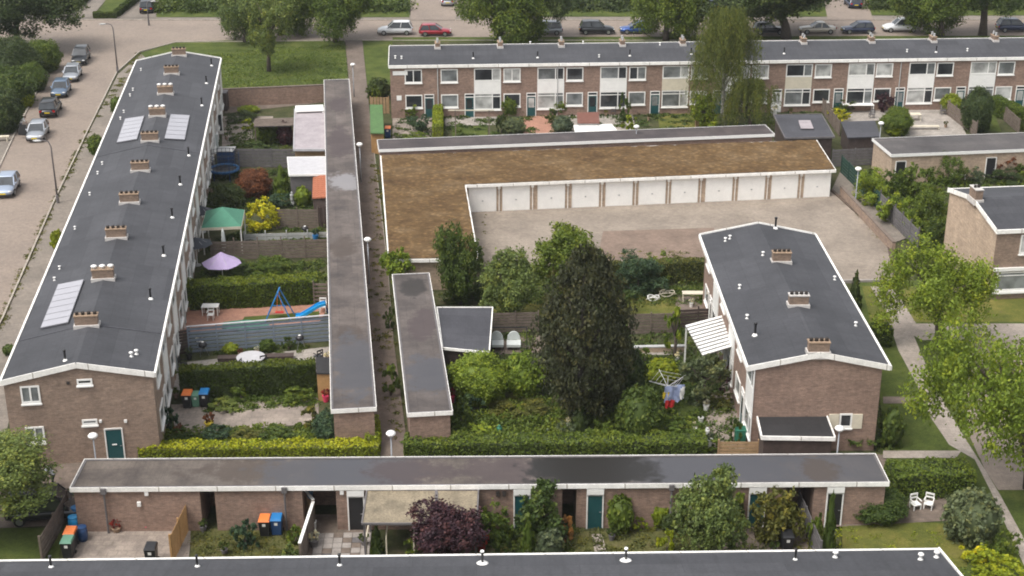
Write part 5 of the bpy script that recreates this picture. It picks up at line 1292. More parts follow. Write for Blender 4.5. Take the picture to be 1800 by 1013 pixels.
MB().box(-.5, -.03, .3, .5, .03, 1.0).box(-.3, -.028, 1.0, .45, .028, 1.4).build('open_door', PAINT['black'], cs, (.35, -1.35, 0), rad(70))
car('silver blue car with yellow plate alone at the left edge', 12, 326, r1_+math.pi, 'hatch', 'pale', g1)
g2_ = 'cars parked in the street behind the far terrace'; r2_ = rad(1.5)
car('white crossover left of the red car', 695, 52, r2_+math.pi, 'suv', 'white', g2_)
car('small red car half behind a thin tree', 765, 54, r2_, 'hatch', 'red', g2_)
car('pale grey estate car behind a tree trunk', 958, 52, r2_+math.pi, 'suv', 'silver', g2_)
car('dark green black family car right of the big dark trunk', 1049, 51, r2_, 'suv', 'black', g2_)
car('small bright blue car in the far street', 1118, 50, r2_+math.pi, 'hatch', 'blue', g2_)
car('black car left of the thick straight trunk', 1352, 51, r2_, 'hatch', 'black', g2_)
car('beige saloon right of the thick straight trunk', 1437, 50, r2_+math.pi, 'sedan', 'beige', g2_)
car('dark navy car between beige saloon and white estate', 1508, 50, r2_+math.pi, 'hatch', 'navy', g2_)
car('white estate car with dark windows before the rounded tree', 1583, 47, r2_+math.pi, 'suv', 'white', g2_)
car('dark car at the right edge of the far street', 1783, 47, r2_, 'suv', 'navy', g2_)
car('dark car on the driveway at the top left', 258, 12, rad(100), 'suv', 'black', g2_)
car('silver car cut off by the top edge', 787, 0, rad(92), 'hatch', 'silver', g2_)
car('dark blue car in the side street at the top right', 1499, 4, rad(92), 'hatch', 'navy', g2_)
car('dark shape of a car behind the far terrace tree at the top', 1247, 8, rad(95), 'hatch', 'navy', g2_)
car('black car under the soft green tree in the lower left corner', 84, 893, rad(8), 'van', 'black')
# ------------------------------------------------------------------ street lamps
def tall_lamp(label, base, topy, dx):
    g = P(*base); h = top_z(base[0], base[1], topy); t = thing('street_lamp', label, 'street lamp', (g.x, g.y, 0), 0, 'tall street lamps by the left road')
    MB().tube([(0,0,0),(0,0,h*.9),(dx*.15,0,h*.98),(dx*.5,0,h),(dx,0,h)], [.09,.06,.05,.045,.04], 8).build('pole', M['gwood'], t, smooth=True)
    MB().ell((dx, 0, h-.03), (.42, .16, .09), 10, 6).build('lamp_head', M['lgrey'], t, smooth=True); MB().lathe([(.13, 0), (.13, .7), (.09, .75)], 8).build('base_sleeve', M['gwood'], t)
tall_lamp('tall bent street lamp beside the far end of the left road', (207, 128), 42, -1.1)
tall_lamp('tall bent street lamp beside the near part of the left road', (102, 357), 247, -1.1)
tall_lamp('thin dark lamp post at the crossing by the far driveway', (262, 45), 2, .8)
def globe_lamp(label, px, py, h=3.7):
    g = P(px, py, h); t = thing('lamp_post', label, 'lamp post', (g.x, g.y, 0), 0, 'white topped lamp posts along the paths')
    put('pole', cached(('gpole',), lambda: MB().lathe([(.07, 0), (.06, 1.2), (.045, 1.25), (.04, 3.5)], 8), True), M['grey'], t)
    put('lamp_shade', cached(('gshade',), lambda: MB().lathe([(.07, 3.45), (.16, 3.5), (.27, 3.62), (.28, 3.68), (.2, 3.77), (.05, 3.82)], 14), True), M['white'], t)
for lb, x, y in [('white topped lamp post at the far end of the alley', 620, 113), ('white topped lamp post beside the alley at the glinting puddle', 632, 253), ('white topped lamp post beside the middle of the alley', 646, 420),
                 ('white topped lamp post at the near end of the alley', 687, 761), ('white topped lamp post before the gable of the left terrace', 163, 765), ('white topped lamp post beside the black lean-to', 1476, 752),
                 ('white topped lamp post at the garage end by the fence', 1509, 296), ('white topped lamp post behind the mossy garages', 1119, 222), ('white topped lamp post by the arched shed', 1549, 216)]:
    globe_lamp(lb, x, y)
def spot(label, px, py, h): return globe_lamp(label, px, py, h)
# ------------------------------------------------------------------ garden things
def bin_(label, px, py, body, lid, ang=0, s=1.0, group='wheelie bins'):
    g = P(px, py); t = thing('wheelie_bin', label, 'bin', (g.x, g.y, 0), ang, group); t.scale = (s, s, s)
    put('body', cached(('binbody',), lambda: MB().add([(-.24,-.28,.08),(.24,-.28,.08),(.24,.25,.08),(-.24,.25,.08),(-.29,-.36,1.0),(.29,-.36,1.0),(.29,.34,1.0),(-.29,.34,1.0)], [(0,3,2,1),(4,5,6,7),(0,1,5,4),(1,2,6,5),(2,3,7,6),(3,0,4,7)])), M[body], t)
    put('lid', cached(('binlid',), lambda: MB().add([(-.31,-.39,1.0),(.31,-.39,1.0),(.31,.36,1.0),(-.31,.36,1.0),(-.27,-.33,1.09),(.27,-.33,1.09),(.27,.33,1.12),(-.27,.33,1.12)], [(0,3,2,1),(4,5,6,7),(0,1,5,4),(1,2,6,5),(2,3,7,6),(3,0,4,7)])), M[lid], t)
    for sx in (-.27, .27): put('wheel', cached(('binwheel',), lambda: MB().tube([(-.03,0,0),(.03,0,0)], .1, 10)), M['tyre'], t, (sx, .3, .1))
    put('handle', cached(('binhandle',), lambda: MB().bar((-.22,.4,1.0),(.22,.4,1.0),.03)), M['blackp'], t); put('sticker', cached(('sticker',), lambda: MB().add([(-.09,-.345,.7),(.09,-.345,.7),(.09,-.362,.88),(-.09,-.362,.88)], [(0,1,2,3)])), M['white'], t)
bin_('black bin with orange lid beside the clipped hedge', 331, 716, 'blackp', 'orange'); bin_('slim green bin between the orange and blue lidded bins', 346, 714, 'green', 'green', s=.85); bin_('black bin with blue lid right of the green bin', 361, 714, 'blackp', 'blue')
bin_('black bin with orange lid in the near garden left of the blue bin', 467, 940, 'blackp', 'orange'); bin_('tall blue bin right of the orange lidded bin in the near garden', 488, 938, 'dblue', 'blue')
bin_('bin with orange lid beside the weathered board fence', 127, 962, 'blackp', 'orange'); bin_('bin with green lid in front of the orange lidded one', 122, 978, 'blackp', 'green')
bin_('blue bin at the far brick garden wall', 439, 184, 'dblue', 'blue'); bin_('orange lidded bin at the far brick garden wall', 452, 184, 'blackp', 'orange')
bin_('blue bin with orange lid by the green roofed shed', 682, 242, 'dblue', 'orange'); bin_('blue bin deep in the dark opening of the shed row', 541, 898, 'dblue', 'blue'); bin_('dark bin in the shadow by the lean-to garden', 1382, 968, 'blackp', 'blackp')
bin_('black bin at the near patio beside the bottom roof', 268, 990, 'blackp', 'blackp')
def chair(label, px, py, m='white', ang=0, s=1.0, group='white garden chairs', nm='garden_chair'):
    g = P(px, py); t = thing(nm, label, 'chair', (g.x, g.y, 0), ang, group); t.scale = (s,)*3
    put('seat', boxmesh(.5, .5, .05), M[m], t, (0, 0, .42))
    for x in (-.22, .22):
        for y in (-.22, .22): put('leg', boxmesh(.05, .05, .42), M[m], t, (x, y, 0))
    put('backrest', cached(('cback',), lambda: MB().box(-.25,.21,.47,-.2,.26,1.0).box(.2,.21,.47,.25,.26,1.0).box(-.2,.215,.9,.2,.255,1.0).box(-.2,.215,.68,.2,.255,.77)), M[m], t)
    for x in (-.25, .25): put('armrest', boxmesh(.05, .45, .04), M[m], t, (x, 0, .66))
chair('left white garden chair in front of the bushy hedge', 1608, 897, ang=rad(20), s=.95); chair('right white garden chair in front of the bushy hedge', 1631, 896, ang=rad(-25), s=.95)
chair('white plastic chair against the foreground shed row wall', 264, 925, ang=rad(180), s=1.1)
chair('white chair by the hedge of the play garden', 371, 562, s=.9)
chair('white chair at the far patio left of the terrace door', 727, 205, s=1.0)
chair('white chair beside the climbing wall of the slide garden', 568, 548, s=1.0); chair('white chair beside the willow in the far garden', 1360, 200, s=1.1)
def table(label, px, py, m, w_=1.2, d=.7, h=.72, ang=0, rnd=False):
    g = P(px, py); t = thing('garden_table', label, 'table', (g.x, g.y, 0), ang)
    if rnd:
        MB().lathe([(w_/2, h-.05), (w_/2, h)], 20).build('tabletop', M[m], t); MB().lathe([(.22, 0), (.05, .06), (.05, h-.05)], 8).build('pedestal', M[m], t)
    else:
        put('tabletop', boxmesh(w_, d, .05), M[m], t, (0, 0, h-.05))
        for x in (-w_/2+.06, w_/2-.06):
            for y in (-d/2+.06, d/2-.06): put('leg', boxmesh(.06, .06, h-.05), M[m], t, (x, y, 0))
table('white square table with stools beside the play garden hedge', 371, 553, 'white'); table('round pale table behind the clipped hedge', 442, 645, 'silver', 1.9, rnd=True, h=.74)
table('long cream board table against the right house block', 1225, 530, 'cream', 2.2, .6); table('small white table in the upper right leafy garden', 1681, 318, 'white', 1.4, 1.0)
table('long pale table in the far right patio', 1600, 212, 'cream', 2.0, .8); table('white bench table in front of the far row of windows', 1507, 198, 'white', 3.2, .9, .9)
table('pale lounger table on the far right patio', 1640, 190, 'cream', 1.8, 1.0, .5, .5); table('low cream step bench at the near edge of the far right patio', 1620, 228, 'cream', 3.4, .5, .4)
def parasol(label, px, py, h, r, m, n=8, dz=.5, closed=False):
    g = P(px, py, h); t = thing('parasol', label, 'parasol', (g.x, g.y, 0))
    MB().tube([(0,0,0),(0,0,h+.02)], .03, 8).build('pole', M['white'], t); MB().lathe([(.3, 0), (.28, .06), (.06, .1)], 12).build('base', M['lgrey'], t)
    if closed: MB().lathe([(.12, h-1.7), (.2, h-1.5), (.12, h-.3), (.03, h)], 10).build('canopy', M[m], t, smooth=True); return
    c = MB(); vs = [(0,0,h+.05)]
    for k, (rr, zz) in enumerate([(.5, .52), (1, 1)]):
        for j in range(n*2):
            q = math.pi*j/n; sag = 1 if j % 2 == 0 else .93
            vs.append((r*rr*sag*math.cos(q), r*rr*sag*math.sin(q), h - dz*zz*(1 if j % 2 == 0 else 1.0)))
    k = n*2; fs = [(0, 1+j, 1+(j+1) % k) for j in range(k)] + [(1+j, 1+k+j, 1+k+(j+1) % k, 1+(j+1) % k) for j in range(k)]
    c.add(vs, fs).build('canopy', M[m], t)
    rb = MB()
    for j in range(0, k, 2): rb.bar((0,0,h), Vector(vs[1+k+j])-Vector((0,0,.03)), .025)
    rb.build('ribs', M['lgrey'], t)
parasol('open lilac parasol in the left gardens', 388, 444, 2.45, 1.5, 'lilac', 6, .85); parasol('closed pale parasol between green pavilion and lilac parasol', 391, 402, 2.5, .2, 'cloth', closed=True)
parasol('dark open parasol against the left terrace wall above', 352, 362, 2.3, 1.1, 'dcanv'); parasol('dark open parasol against the left terrace wall below', 343, 418, 2.3, 1.3, 'dcanv')
# green pavilion
def pavilion(label, pts, z, m):
    c = [P(x, y, z) for x, y in pts]; o = sum(c, Vector())/4; t = thing('garden_pavilion', label, 'pavilion', (o.x, o.y, 0)); l = [q-Vector((o.x, o.y, 0)) for q in c]
    ap = Vector((0, 0, z+1.0)); MB().add([tuple(q) for q in l]+[tuple(ap)], [(0,1,4),(1,2,4),(2,3,4),(3,0,4)]).build('roof', M[m], t)
    v = MB()
    for i in range(4): a, b = l[i], l[(i+1) % 4]; v.bar(a-Vector((0,0,.12)), b-Vector((0,0,.12)), .04, .22)
    v.build('valance', M['cream'], t)
    for q in l: MB().box(q.x*.96-.04, q.y*.96-.04, 0, q.x*.96+.04, q.y*.96+.04, z-.24).build('post', M['white'], t)
pavilion('green canvas garden pavilion with cream edge', [(354,401),(424,398),(430,369),(362,371)], 2.3, 'pavil')
# trampoline
g = P(395, 312); t = thing('trampoline', 'round trampoline with blue rim and dark safety net', 'trampoline', (g.x, g.y, 0))
MB().tube([(1.3*math.cos(a), 1.3*math.sin(a), .82) for a in np.linspace(0, 2*math.pi, 25)], .13, 6).build('rim_pad', plain('deep blue pad', (.015, .09, .22), .5, .1), t); MB().lathe([(1.18, .74), (1.18, .76)], 24).build('jumping_mat', M['blackp'], t)
for k in range(6):
    a = k*math.pi/3; MB().tube([(1.42*math.cos(a), 1.42*math.sin(a), 0), (1.42*math.cos(a), 1.42*math.sin(a), 2.4)], .03, 6).build('leg', M['dblue'], t)
nb = MB()
for k in range(24):
    a, b = k*math.pi/12, (k+1)*math.pi/12
    for z in (1.2, 1.6, 2.0, 2.35): nb.bar((1.4*math.cos(a), 1.4*math.sin(a), z), (1.4*math.cos(b), 1.4*math.sin(b), z), .03)
    nb.bar((1.4*math.cos(a), 1.4*math.sin(a), .86), (1.4*math.cos(a), 1.4*math.sin(a), 2.35), .03)
nb.build('safety_net', M['blackp'], t)
def crate(name, label, cat, px, py, w_, d, h, m, ang=0, lid=None):
    g = P(px, py); t = thing(name, label, cat, (g.x, g.y, 0), ang)
    put('box', boxmesh(w_, d, h), M[m], t); put('lid', boxmesh(w_+.06, d+.06, .07), M[lid or m], t, (0, 0, h+.002)); return t
crate('storage_hut', 'dark play house with pale grey top beside the trampoline', 'play house', 400, 294, 1.5, 1.5, 1.7, 'dblue', 0, 'lgrey')
crate('cold_frame', 'white leaning board by the terrace wall above the trampoline', 'cupboard', 378, 270, .75, .3, 1.8, 'cloth', .1)
crate('garden_cupboard', 'dark tall cupboard by the far end of the left terrace wall', 'cupboard', 394, 193, .9, 1.2, 1.9, 'dwood', 0, 'gwood')
crate('mint_box', 'mint green topped box under a far window', 'storage box', 1009, 190, 1.6, 1.0, .9, 'lgrey', 0, 'mint')
crate('planter', 'grey planter box against the foreground shed row wall', 'planter', 165, 923, 1.1, .5, .55, 'gwood'); crate('raised_bed', 'long brown planting bed edge before the blue grey fence', 'raised bed', 450, 633, 5.0, .5, .25, 'dwood', rad(5))
crate('green_bin_box', 'dark green compost bin before the black lean-to', 'compost bin', 1300, 778, .6, .6, .9, 'tgreen'); crate('garden_trough', 'black trough on the lawn edge behind the lane hedge', 'trough', 918, 780, 1.5, .6, .5, 'blackp', rad(-4), 'pond')
crate('stone_planter', 'white box shaped pot by the chequered paving fence', 'plant pot', 550, 930, .35, .3, .4, 'white')
g = P(120, 925)
for k, (x, y, m, lb) in enumerate([(136, 915, 'blue', 'upper'), (131, 932, 'cyan', 'middle'), (146, 950, 'dblue', 'lower')]):
    g = P(x, y); t = thing('water_barrel', lb + ' blue barrel by the weathered board fence', 'barrel', (g.x, g.y, 0), 0, 'blue barrels'); MB().lathe([(.24, 0), (.29, .25), (.29, .6), (.25, .8)], 12).build('drum', M[m], t, smooth=True); MB().lathe([(.27, .8), (.27, .85), (.1, .88)], 12).build('lid', M[m], t)
# white open door beside terrace
g = P(386, 236); t = thing('white_door', 'white framed glass door standing open by the left terrace', 'door', (g.x, g.y, 0), rad(5)); MB().box(-.4,-.03,0,-.3,.03,2.1).box(.3,-.03,0,.4,.03,2.1).box(-.3,-.03,0,.3,.03,.35).box(-.3,-.03,2.0,.3,.03,2.1).build('frame', M['white'], t); MB().box(-.3,-.01,.35,.3,.01,2.0).build('pane', GL[0], t)
# swing
g = P(492, 560); t = thing('swing_frame', 'blue A-frame garden swing with red seat before the loose hedge', 'swing', (g.x, g.y, 0))
for s, y in ((-1, .9), (1, .9), (-1, -.5), (1, -.5)): MB().tube([(s*.95, y-.2, 0), (0, y*.6, 2.1)], .045, 6).build('leg', M['blue'], t)
MB().tube([(0, -.4, 2.1), (0, .7, 2.1)], .06, 6).build('top_bar', M['blue'], t); MB().bar((-.5, .1, .95), (.5, .1, .95), .06).build('cross_bar', M['blue'], t)
MB().box(-.3,-.1,.45,.3,.2,.5).build('seat', M['red'], t); MB().bar((-.2,.05,.5),(-.05,.05,2.05),.03).bar((.2,.05,.5),(.05,.05,2.05),.03).build('rope', M['orange'], t)
g = P(550, 562); t = thing('slide', 'bright blue garden slide behind the blue grey fence', 'slide', (g.x, g.y, 0), rad(8))
s_ = MB(); pts = [(-1.2, .25), (-.8, .3), (.5, 1.05), (.95, 1.15)]
for (x0, z0), (x1, z1) in zip(pts, pts[1:]):
    s_.bar((x0,0,z0),(x1,0,z1),.5,.04); s_.bar((x0,-.26,z0+.08),(x1,-.26,z1+.08),.04,.2); s_.bar((x0,.26,z0+.08),(x1,.26,z1+.08),.04,.2)
s_.build('chute', M['cyan'], t); l_ = MB().bar((.95,-.22,1.15),(1.2,-.22,0),.05).bar((.95,.22,1.15),(1.2,.22,0),.05)
for z in (.3,.6,.9): l_.bar((1.2-z*.22,-.22,z),(1.2-z*.22,.22,z),.04)
l_.build('ladder', M['dblue'], t)
g = P(565, 540); t = thing('climbing_wall', 'wooden chair high rack beside the long shed row in the play garden', 'rack', (g.x, g.y, 0)); 
for k in range(5): MB().box(-.5,-.03,.5+k*.3,.5,.03,.65+k*.3).build('board', M['wood'], t)
for s in (-.5, .5): MB().box(s-.04,-.08,0,s+.04,-.03,2.1).build('post', M['wood'], t)
g = P(432, 572, .3); t = thing('sand_pit', 'green covered sandpit behind the blue grey fence', 'sandpit', (g.x, g.y, 0)); MB().prism(blob(12, 1.7, .8, .08), 0, .25).build('box', M['wood'], t); MB().prism(blob(12, 1.75, .85, .08), .252, .34).build('cover', M['tgreen'], t)
def pot(label, px, py, m, r=.2, h=.35, plant=None, name='flower_pot'):
    g = P(px, py); t = thing(name, label, 'plant pot', (g.x, g.y, 0)); MB().lathe([(r*.7, 0), (r, h), (r*1.08, h), (r*1.08, h+.04)], 12).build('pot', M[m], t, smooth=False)
    if plant: put('plant', crown('open', 1, 900, .15), G[plant], t, (0, 0, h+r), 0, (r*1.3, r*1.3, r*1.3))
for a in [('yellow pot with a twiggy plant on the worn garden path', 368, 752, 'yellow', .28, .35, 'russet'), ('white pot at the foot of the left terrace corner', 281, 752, 'white', .16, .3, 'deep'), ('white pot on the patio beside the pale round table', 352, 612, 'white', .2, .5, 'white'),
          ('dark pot with pale plant on the patio near the left terrace', 333, 632, 'blackp', .22, .4, 'sage'), ('small black pot beside the left terrace door', 297, 660, 'blackp', .2, .4, 'white'), ('pink flower tub beside the orange boarded store', 573, 706, 'pink', .22, .4, 'red'),
          ('white flowering pot by the long shed row', 577, 640, 'clay', .22, .4, 'white'), ('clay pot left in the planting bed', 423, 628, 'clay', .15, .3, 'russet'), ('clay pot right in the planting bed', 452, 624, 'clay', .15, .3, 'white'),
          ('pink flower pot on the end of the short shed row', 793, 708, 'pink', .25, .45, 'red'), ('white urn before the dark lane fence', 1246, 786, 'white', .2, .5, 'sage'), ('white pot beside the brick path of the right garden', 1241, 722, 'white', .18, .35, 'white'),
          ('lower white pot near the brick path of the right garden', 1232, 742, 'white', .18, .3, 'deep'), ('dark pot with white blossoms near the chequered paving', 552, 962, 'gwood', .25, .4, 'white'), ('pot with rose at the foot of the near garden wall', 413, 925, 'gwood', .2, .4, 'white'),
          ('white pot with fern at the far terrace door', 1362, 203, 'white', .25, .5, 'white'), ('clay pot beside the near gardens path', 885, 985, 'clay', .2, .35, 'olive'), ('dark pot with plant beside the near gardens path', 932, 985, 'blackp', .22, .35, 'sage'),
          ('blue pot on the fence top shelf under the green pavilion', 555, 424, 'blue', .25, .5, 'blue'), ('red flower pot in the near garden by the shed row wall', 205, 935, 'clay', .25, .25, 'red'), ('pink bucket below the white plastic chair', 258, 932, 'pink', .14, .25, None)]:
    pot(*a)
# kettle barbecue, statue
def bbq(label, px, py):
    g = P(px, py); t = thing('barbecue', label, 'barbecue', (g.x, g.y, 0)); MB().ell((0,0,.8),(.3,.3,.22),12,8).build('kettle', M['blackp'], t, smooth=True)
    for k in range(3): a = k*2.094; MB().tube([(.15*math.cos(a),.15*math.sin(a),.65),(.35*math.cos(a),.35*math.sin(a),0)], .02, 6).build('leg', M['rim'], t)
    MB().ell((0,0,.99),(.12,.12,.04),8,4).build('lid_cap', M['white'], t)
bbq('black kettle barbecue on the shelf fence below the slatted fence', 537, 418); bbq('kettle barbecue before the blue grey fence on the right', 528, 613); bbq('black barbecue left before the blue grey fence', 358, 625)
def statue(label, px, py, h, m='lgrey'):
    g = P(px, py); t = thing('garden_statue', label, 'statue', (g.x, g.y, 0)); put('plinth', boxmesh(.3, .3, h*.3), M[m], t)
    MB().lathe([(.13, h*.3), (.17, h*.5), (.12, h*.62), (.17, h*.72), (.16, h*.8), (.05, h*.84), (.09, h*.9), (.08, h*.97), (.02, h)], 10).build('figure', M[m], t, smooth=True)
statue('pale slender garden statue beside the green topiary', 514, 362, 1.3); statue('white garden figure on the right garden path', 1242, 772, .8, 'white'); statue('dark green statue near the trough', 878, 770, .9, 'tgreen')
# white double igloo shaped chairs/loungers under dark frame by the dark shed
for k, (x, lb) in enumerate([(873, 'left'), (903, 'right')]):
    g = P(x, 608); t = thing('lounge_cushion', lb + ' white arched lounger back beside the dark low shed', 'lounger', (g.x, g.y, 0), 0, 'white arched loungers')
    MB().add([( .45*math.cos(a), -.06, .5+.6*math.sin(a)) for a in np.linspace(0, math.pi, 9)] + [(.45*math.cos(a), .06, .5+.6*math.sin(a)) for a in np.linspace(0, math.pi, 9)], [tuple(range(9))[::-1], tuple(range(9, 18))] + [(i, i+1, i+10, i+9) for i in range(8)] + [(8, 0, 9, 17)]).build('backrest', M['cloth'], t)
    MB().box(-.48, -.9, .3, .48, -.07, .48).build('seat', M['cloth'], t)
    for sx in (-.42, .42): MB().box(sx-.03, -.85, 0, sx+.03, -.79, .3).build('leg', M['gwood'], t)
g = P(905, 618); t = thing('metal_arch', 'dark metal frame over the white arched loungers', 'frame', (g.x, g.y, 0)); MB().bar((-1.6,0,1.8),(.8,0,1.8),.06).build('beam', M['blackp'], t)
for s in (-1.6, .8): MB().bar((s,0,0),(s,0,1.8),.06).build('post', M['blackp'], t)
# rotary clothes dryer with washing
g = P(1172, 712); t = thing('clothes_dryer', 'white rotary clothes dryer in the middle gardens', 'clothes dryer', (g.x, g.y, 0), .35)
MB().tube([(0,0,0),(0,0,2.0)], .03, 6).build('pole', M['white'], t)
for k in range(4): a = k*math.pi/2; MB().bar((0,0,1.3),(1.3*math.cos(a),1.3*math.sin(a),1.9),.03).build('arm', M['white'], t)
ln = MB()
for rr in (.6, .9, 1.2):
    for k in range(4):
        a, b = k*math.pi/2, (k+1)*math.pi/2; z = 1.3+.6*rr/1.3; ln.bar((rr*math.cos(a),rr*math.sin(a),z),(rr*math.cos(b),rr*math.sin(b),z),.012)
ln.build('line', M['white'], t)
def clothp(label, px, py, z, w_, h, m, ang):
    g = P(px, py, z); n = 7; vs = []; 
    for i in range(n):
        for j in range(4): vs.append(((i/(n-1)-.5)*w_, .07*math.sin(i*1.9+j), -h*j/3*(1+.08*math.sin(i*2))))
    fs = [(i*4+j, i*4+j+1, i*4+j+5, i*4+j+4) for i in range(n-1) for j in range(3)]
    o = MB().add(vs, fs).build('laundry', M[m], None, (g.x, g.y, z), ang); sm = o.modifiers.new('thick', 'SOLIDIFY'); sm.thickness = .015; tag(o, label, 'laundry', 'washing on the rotary dryer')
clothp('pale lavender sheet hanging on the rotary dryer', 1186, 678, 1.8, 1.3, 1.1, 'lav', .3); clothp('white cloth at the right end of the rotary dryer', 1200, 682, 1.7, .5, .7, 'white', 1.0); clothp('red cloth low on the rotary dryer', 1178, 704, 1.0, .6, .5, 'red', .2); clothp('small yellow cloth on the rotary dryer', 1171, 690, 1.4, .4, .4, 'yellow', .2)
# climbing frame of bars in far garden
g = P(835, 246); t = thing('garden_arch', 'thin wooden frame over the small far lawn', 'frame', (g.x, g.y, 0))
for x in (-1.9, 1.4): MB().bar((x,0,0),(x,0,3.0),.09).build('post', M['wood'], t)
MB().bar((-2.6,0,3.0),(1.9,0,3.0),.09).build('beam', M['cream'], t)
# pile of hoses near veranda, lounger
def coil(label, px, py, m, r):
    g = P(px, py, .25); mb_ = MB(); pts = [(r*math.cos(a)*(1+.04*a), r*.7*math.sin(a), .12+.3*math.sin(a*.7)**2) for a in np.linspace(0, 15, 50)]; o = mb_.tube(pts, .035, 5).build('garden_hose', M[m], None, (g.x, g.y, 0), 0, True); tag(o, label, 'hose')
coil('cream garden hose coil before the beech hedge', 1172, 516, 'cream', .45); coil('white garden hose heap left of the cream coil', 1148, 524, 'white', .35)
# chequered paving, each tile a piece
o_ = P(572, 990); t = bpy.data.objects.new('chequered_paving', None); link(t); t.location = (o_.x, o_.y, .05); t.rotation_euler = (0, 0, rad(2)); t['kind'] = 'structure'
tm = boxmesh(.47, .47, .05)
for i in range(6):
    for j in range(6):
        dk = (i + j) % 2 and i > 0 and i < 5
        put('paving_tile', tm, M['wood'] if dk and R.random() < .8 else M['gwood'] if R.random() < .1 else M['concrete'], t, (-.5+i*.5, j*.5, R.uniform(-.006, .006)))
# wires / rails of the lean-to garden
for k, (x, x2) in enumerate([(655, 645), (685, 680), (733, 728)]):
    a, b = P(x, 925), P(x2, 980); t = thing('garden_rail', ['left', 'middle', 'right'][k] + ' thin pale rail post line below the corrugated lean-to', 'rail', (a.x, a.y, 0), 0, 'pale rails below the lean-to'); MB().bar((0,0,1.2),(b.x-a.x,b.y-a.y,1.2),.07).build('rail', M['cream'], t)
    for s in (0, 1): MB().bar(((b.x-a.x)*s,(b.y-a.y)*s,0),((b.x-a.x)*s,(b.y-a.y)*s,1.17),.07).build('post', M['cream'], t)
# utility plate, benches
for lb, x, y, w_ in [('small cream bench on the pavement at the left edge', 3, 248, 1.5), ('pale planter bench at the near gable of the left terrace', 85, 812, 1.9)]:
    g = P(x, y); t = thing('bench', lb, 'bench', (g.x, g.y, 0), rad(8)); put('seat', boxmesh(w_, .45, .08), M['cream'], t, (0, 0, .42))
    for s in (-w_/2+.2, w_/2-.2): put('leg', boxmesh(.12, .4, .42), M['cream'], t, (s, 0, 0))
def scatter_pots(label, group, spots, m, plant, r=.16):
    for x, y in spots:
        g = P(x, y); t = thing('flower_pot', label, 'plant pot', (g.x, g.y, 0), R.uniform(0, 6), group)
        put('pot', cached(('spot', r), lambda: MB().lathe([(r*.7, 0), (r, .3), (r*1.1, .31), (r*1.1, .34)], 10)), M[m], t); put('plant', crown('open', 1, 900, .15), G[plant], t, (0, 0, .34+r), 0, (r*1.5,)*3)
def many(fn, rows):
    for lb, x, y in rows: fn(lb, x, y)
many(lambda l, x, y: scatter_pots(l, 'clay pots along the left terrace', [(x, y)], 'clay', 'mid'), [
 ('clay pot just below the white open glass door', 398, 246), ('clay pot at the blue trampoline leg by the wall', 372, 338), ('clay pot between wall and lower dark parasol', 352, 440), ('clay pot in the shade under the lilac parasol', 376, 470),
 ('clay pot at the wall end of the loose hedge', 330, 548), ('clay pot beside the dark brown board panel', 312, 600), ('clay pot at the wall beside the black pot and patio chairs', 306, 668), ('clay pot at the wall end of the clipped hedge', 310, 700)])
many(lambda l, x, y: scatter_pots(l, 'clay pots on the far terraces', [(x, y)], 'clay', 'olive'), [
 ('clay flower pot by the leftmost door of the far row', 762, 204), ('clay flower pot left of the garden arch by a window', 806, 203), ('clay flower pot at the head of the red brick path', 918, 204), ('clay flower pot by the corner of the white canopy', 1095, 226),
 ('clay flower pot next to the mint topped box', 990, 200), ('clay flower pot right of the shed with brown roof panel', 1065, 205), ('clay flower pot at the lawn left of the tan panel', 1140, 212), ('clay flower pot before the white door of the far row', 1390, 202),
 ('clay flower pot next to the purple bush', 1575, 205), ('clay flower pot at the foot of the far patio fence', 1662, 225)])
many(lambda l, x, y: scatter_pots(l, 'white pots in the middle gardens', [(x, y)], 'white', 'white', .14), [
 ('white pot with pale blossoms in the shrubs before the urn', 1222, 760), ('white pot with blossoms right of the yew', 1110, 672), ('white pot with blossoms at the low white topped wall', 1190, 636), ('white pot with blossoms under the long cream table', 1215, 540), ('white pot with blossoms between small lawn and dark conifer', 1000, 752)])
many(lambda l, x, y: scatter_pots(l, 'dark pots in the near gardens', [(x, y)], 'gwood', 'deep', .18), [
 ('dark pot with plant behind the orange wood fence', 358, 935), ('dark pot with plant on the worn lawn by the rose', 395, 975), ('dark pot with plant below the chequered paving', 640, 960), ('dark pot with plant right of the red leaved bush', 872, 992), ('dark pot with plant on the small lawn before the teal door', 1075, 950), ('dark pot with plant behind the dark bin', 1360, 975)])
many(lambda l, x, y: chair(l, x, y, 'gwood', R.uniform(0, 6), 1.0, 'dark garden chairs on the far terraces'), [
 ('dark garden chair right of the brown panelled shed', 1078, 202), ('dark garden chair between white pot and white far door', 1378, 196), ('dark garden chair beside the white bench table', 1532, 208), ('dark garden chair behind the long pale far table', 1606, 192), ('dark garden chair right of the pale lounger table', 1657, 202)])
many(lambda l, x, y: chair(l, x, y, 'blackp', R.uniform(0, 6), .95, 'dark chairs on the pale patio'), [
 ('dark chair right of the round pale table', 466, 650), ('dark chair left of the round pale table', 418, 654), ('dark chair beside the pale plant pot on the patio', 322, 650), ('dark chair by the black roofed wooden store', 560, 636)])
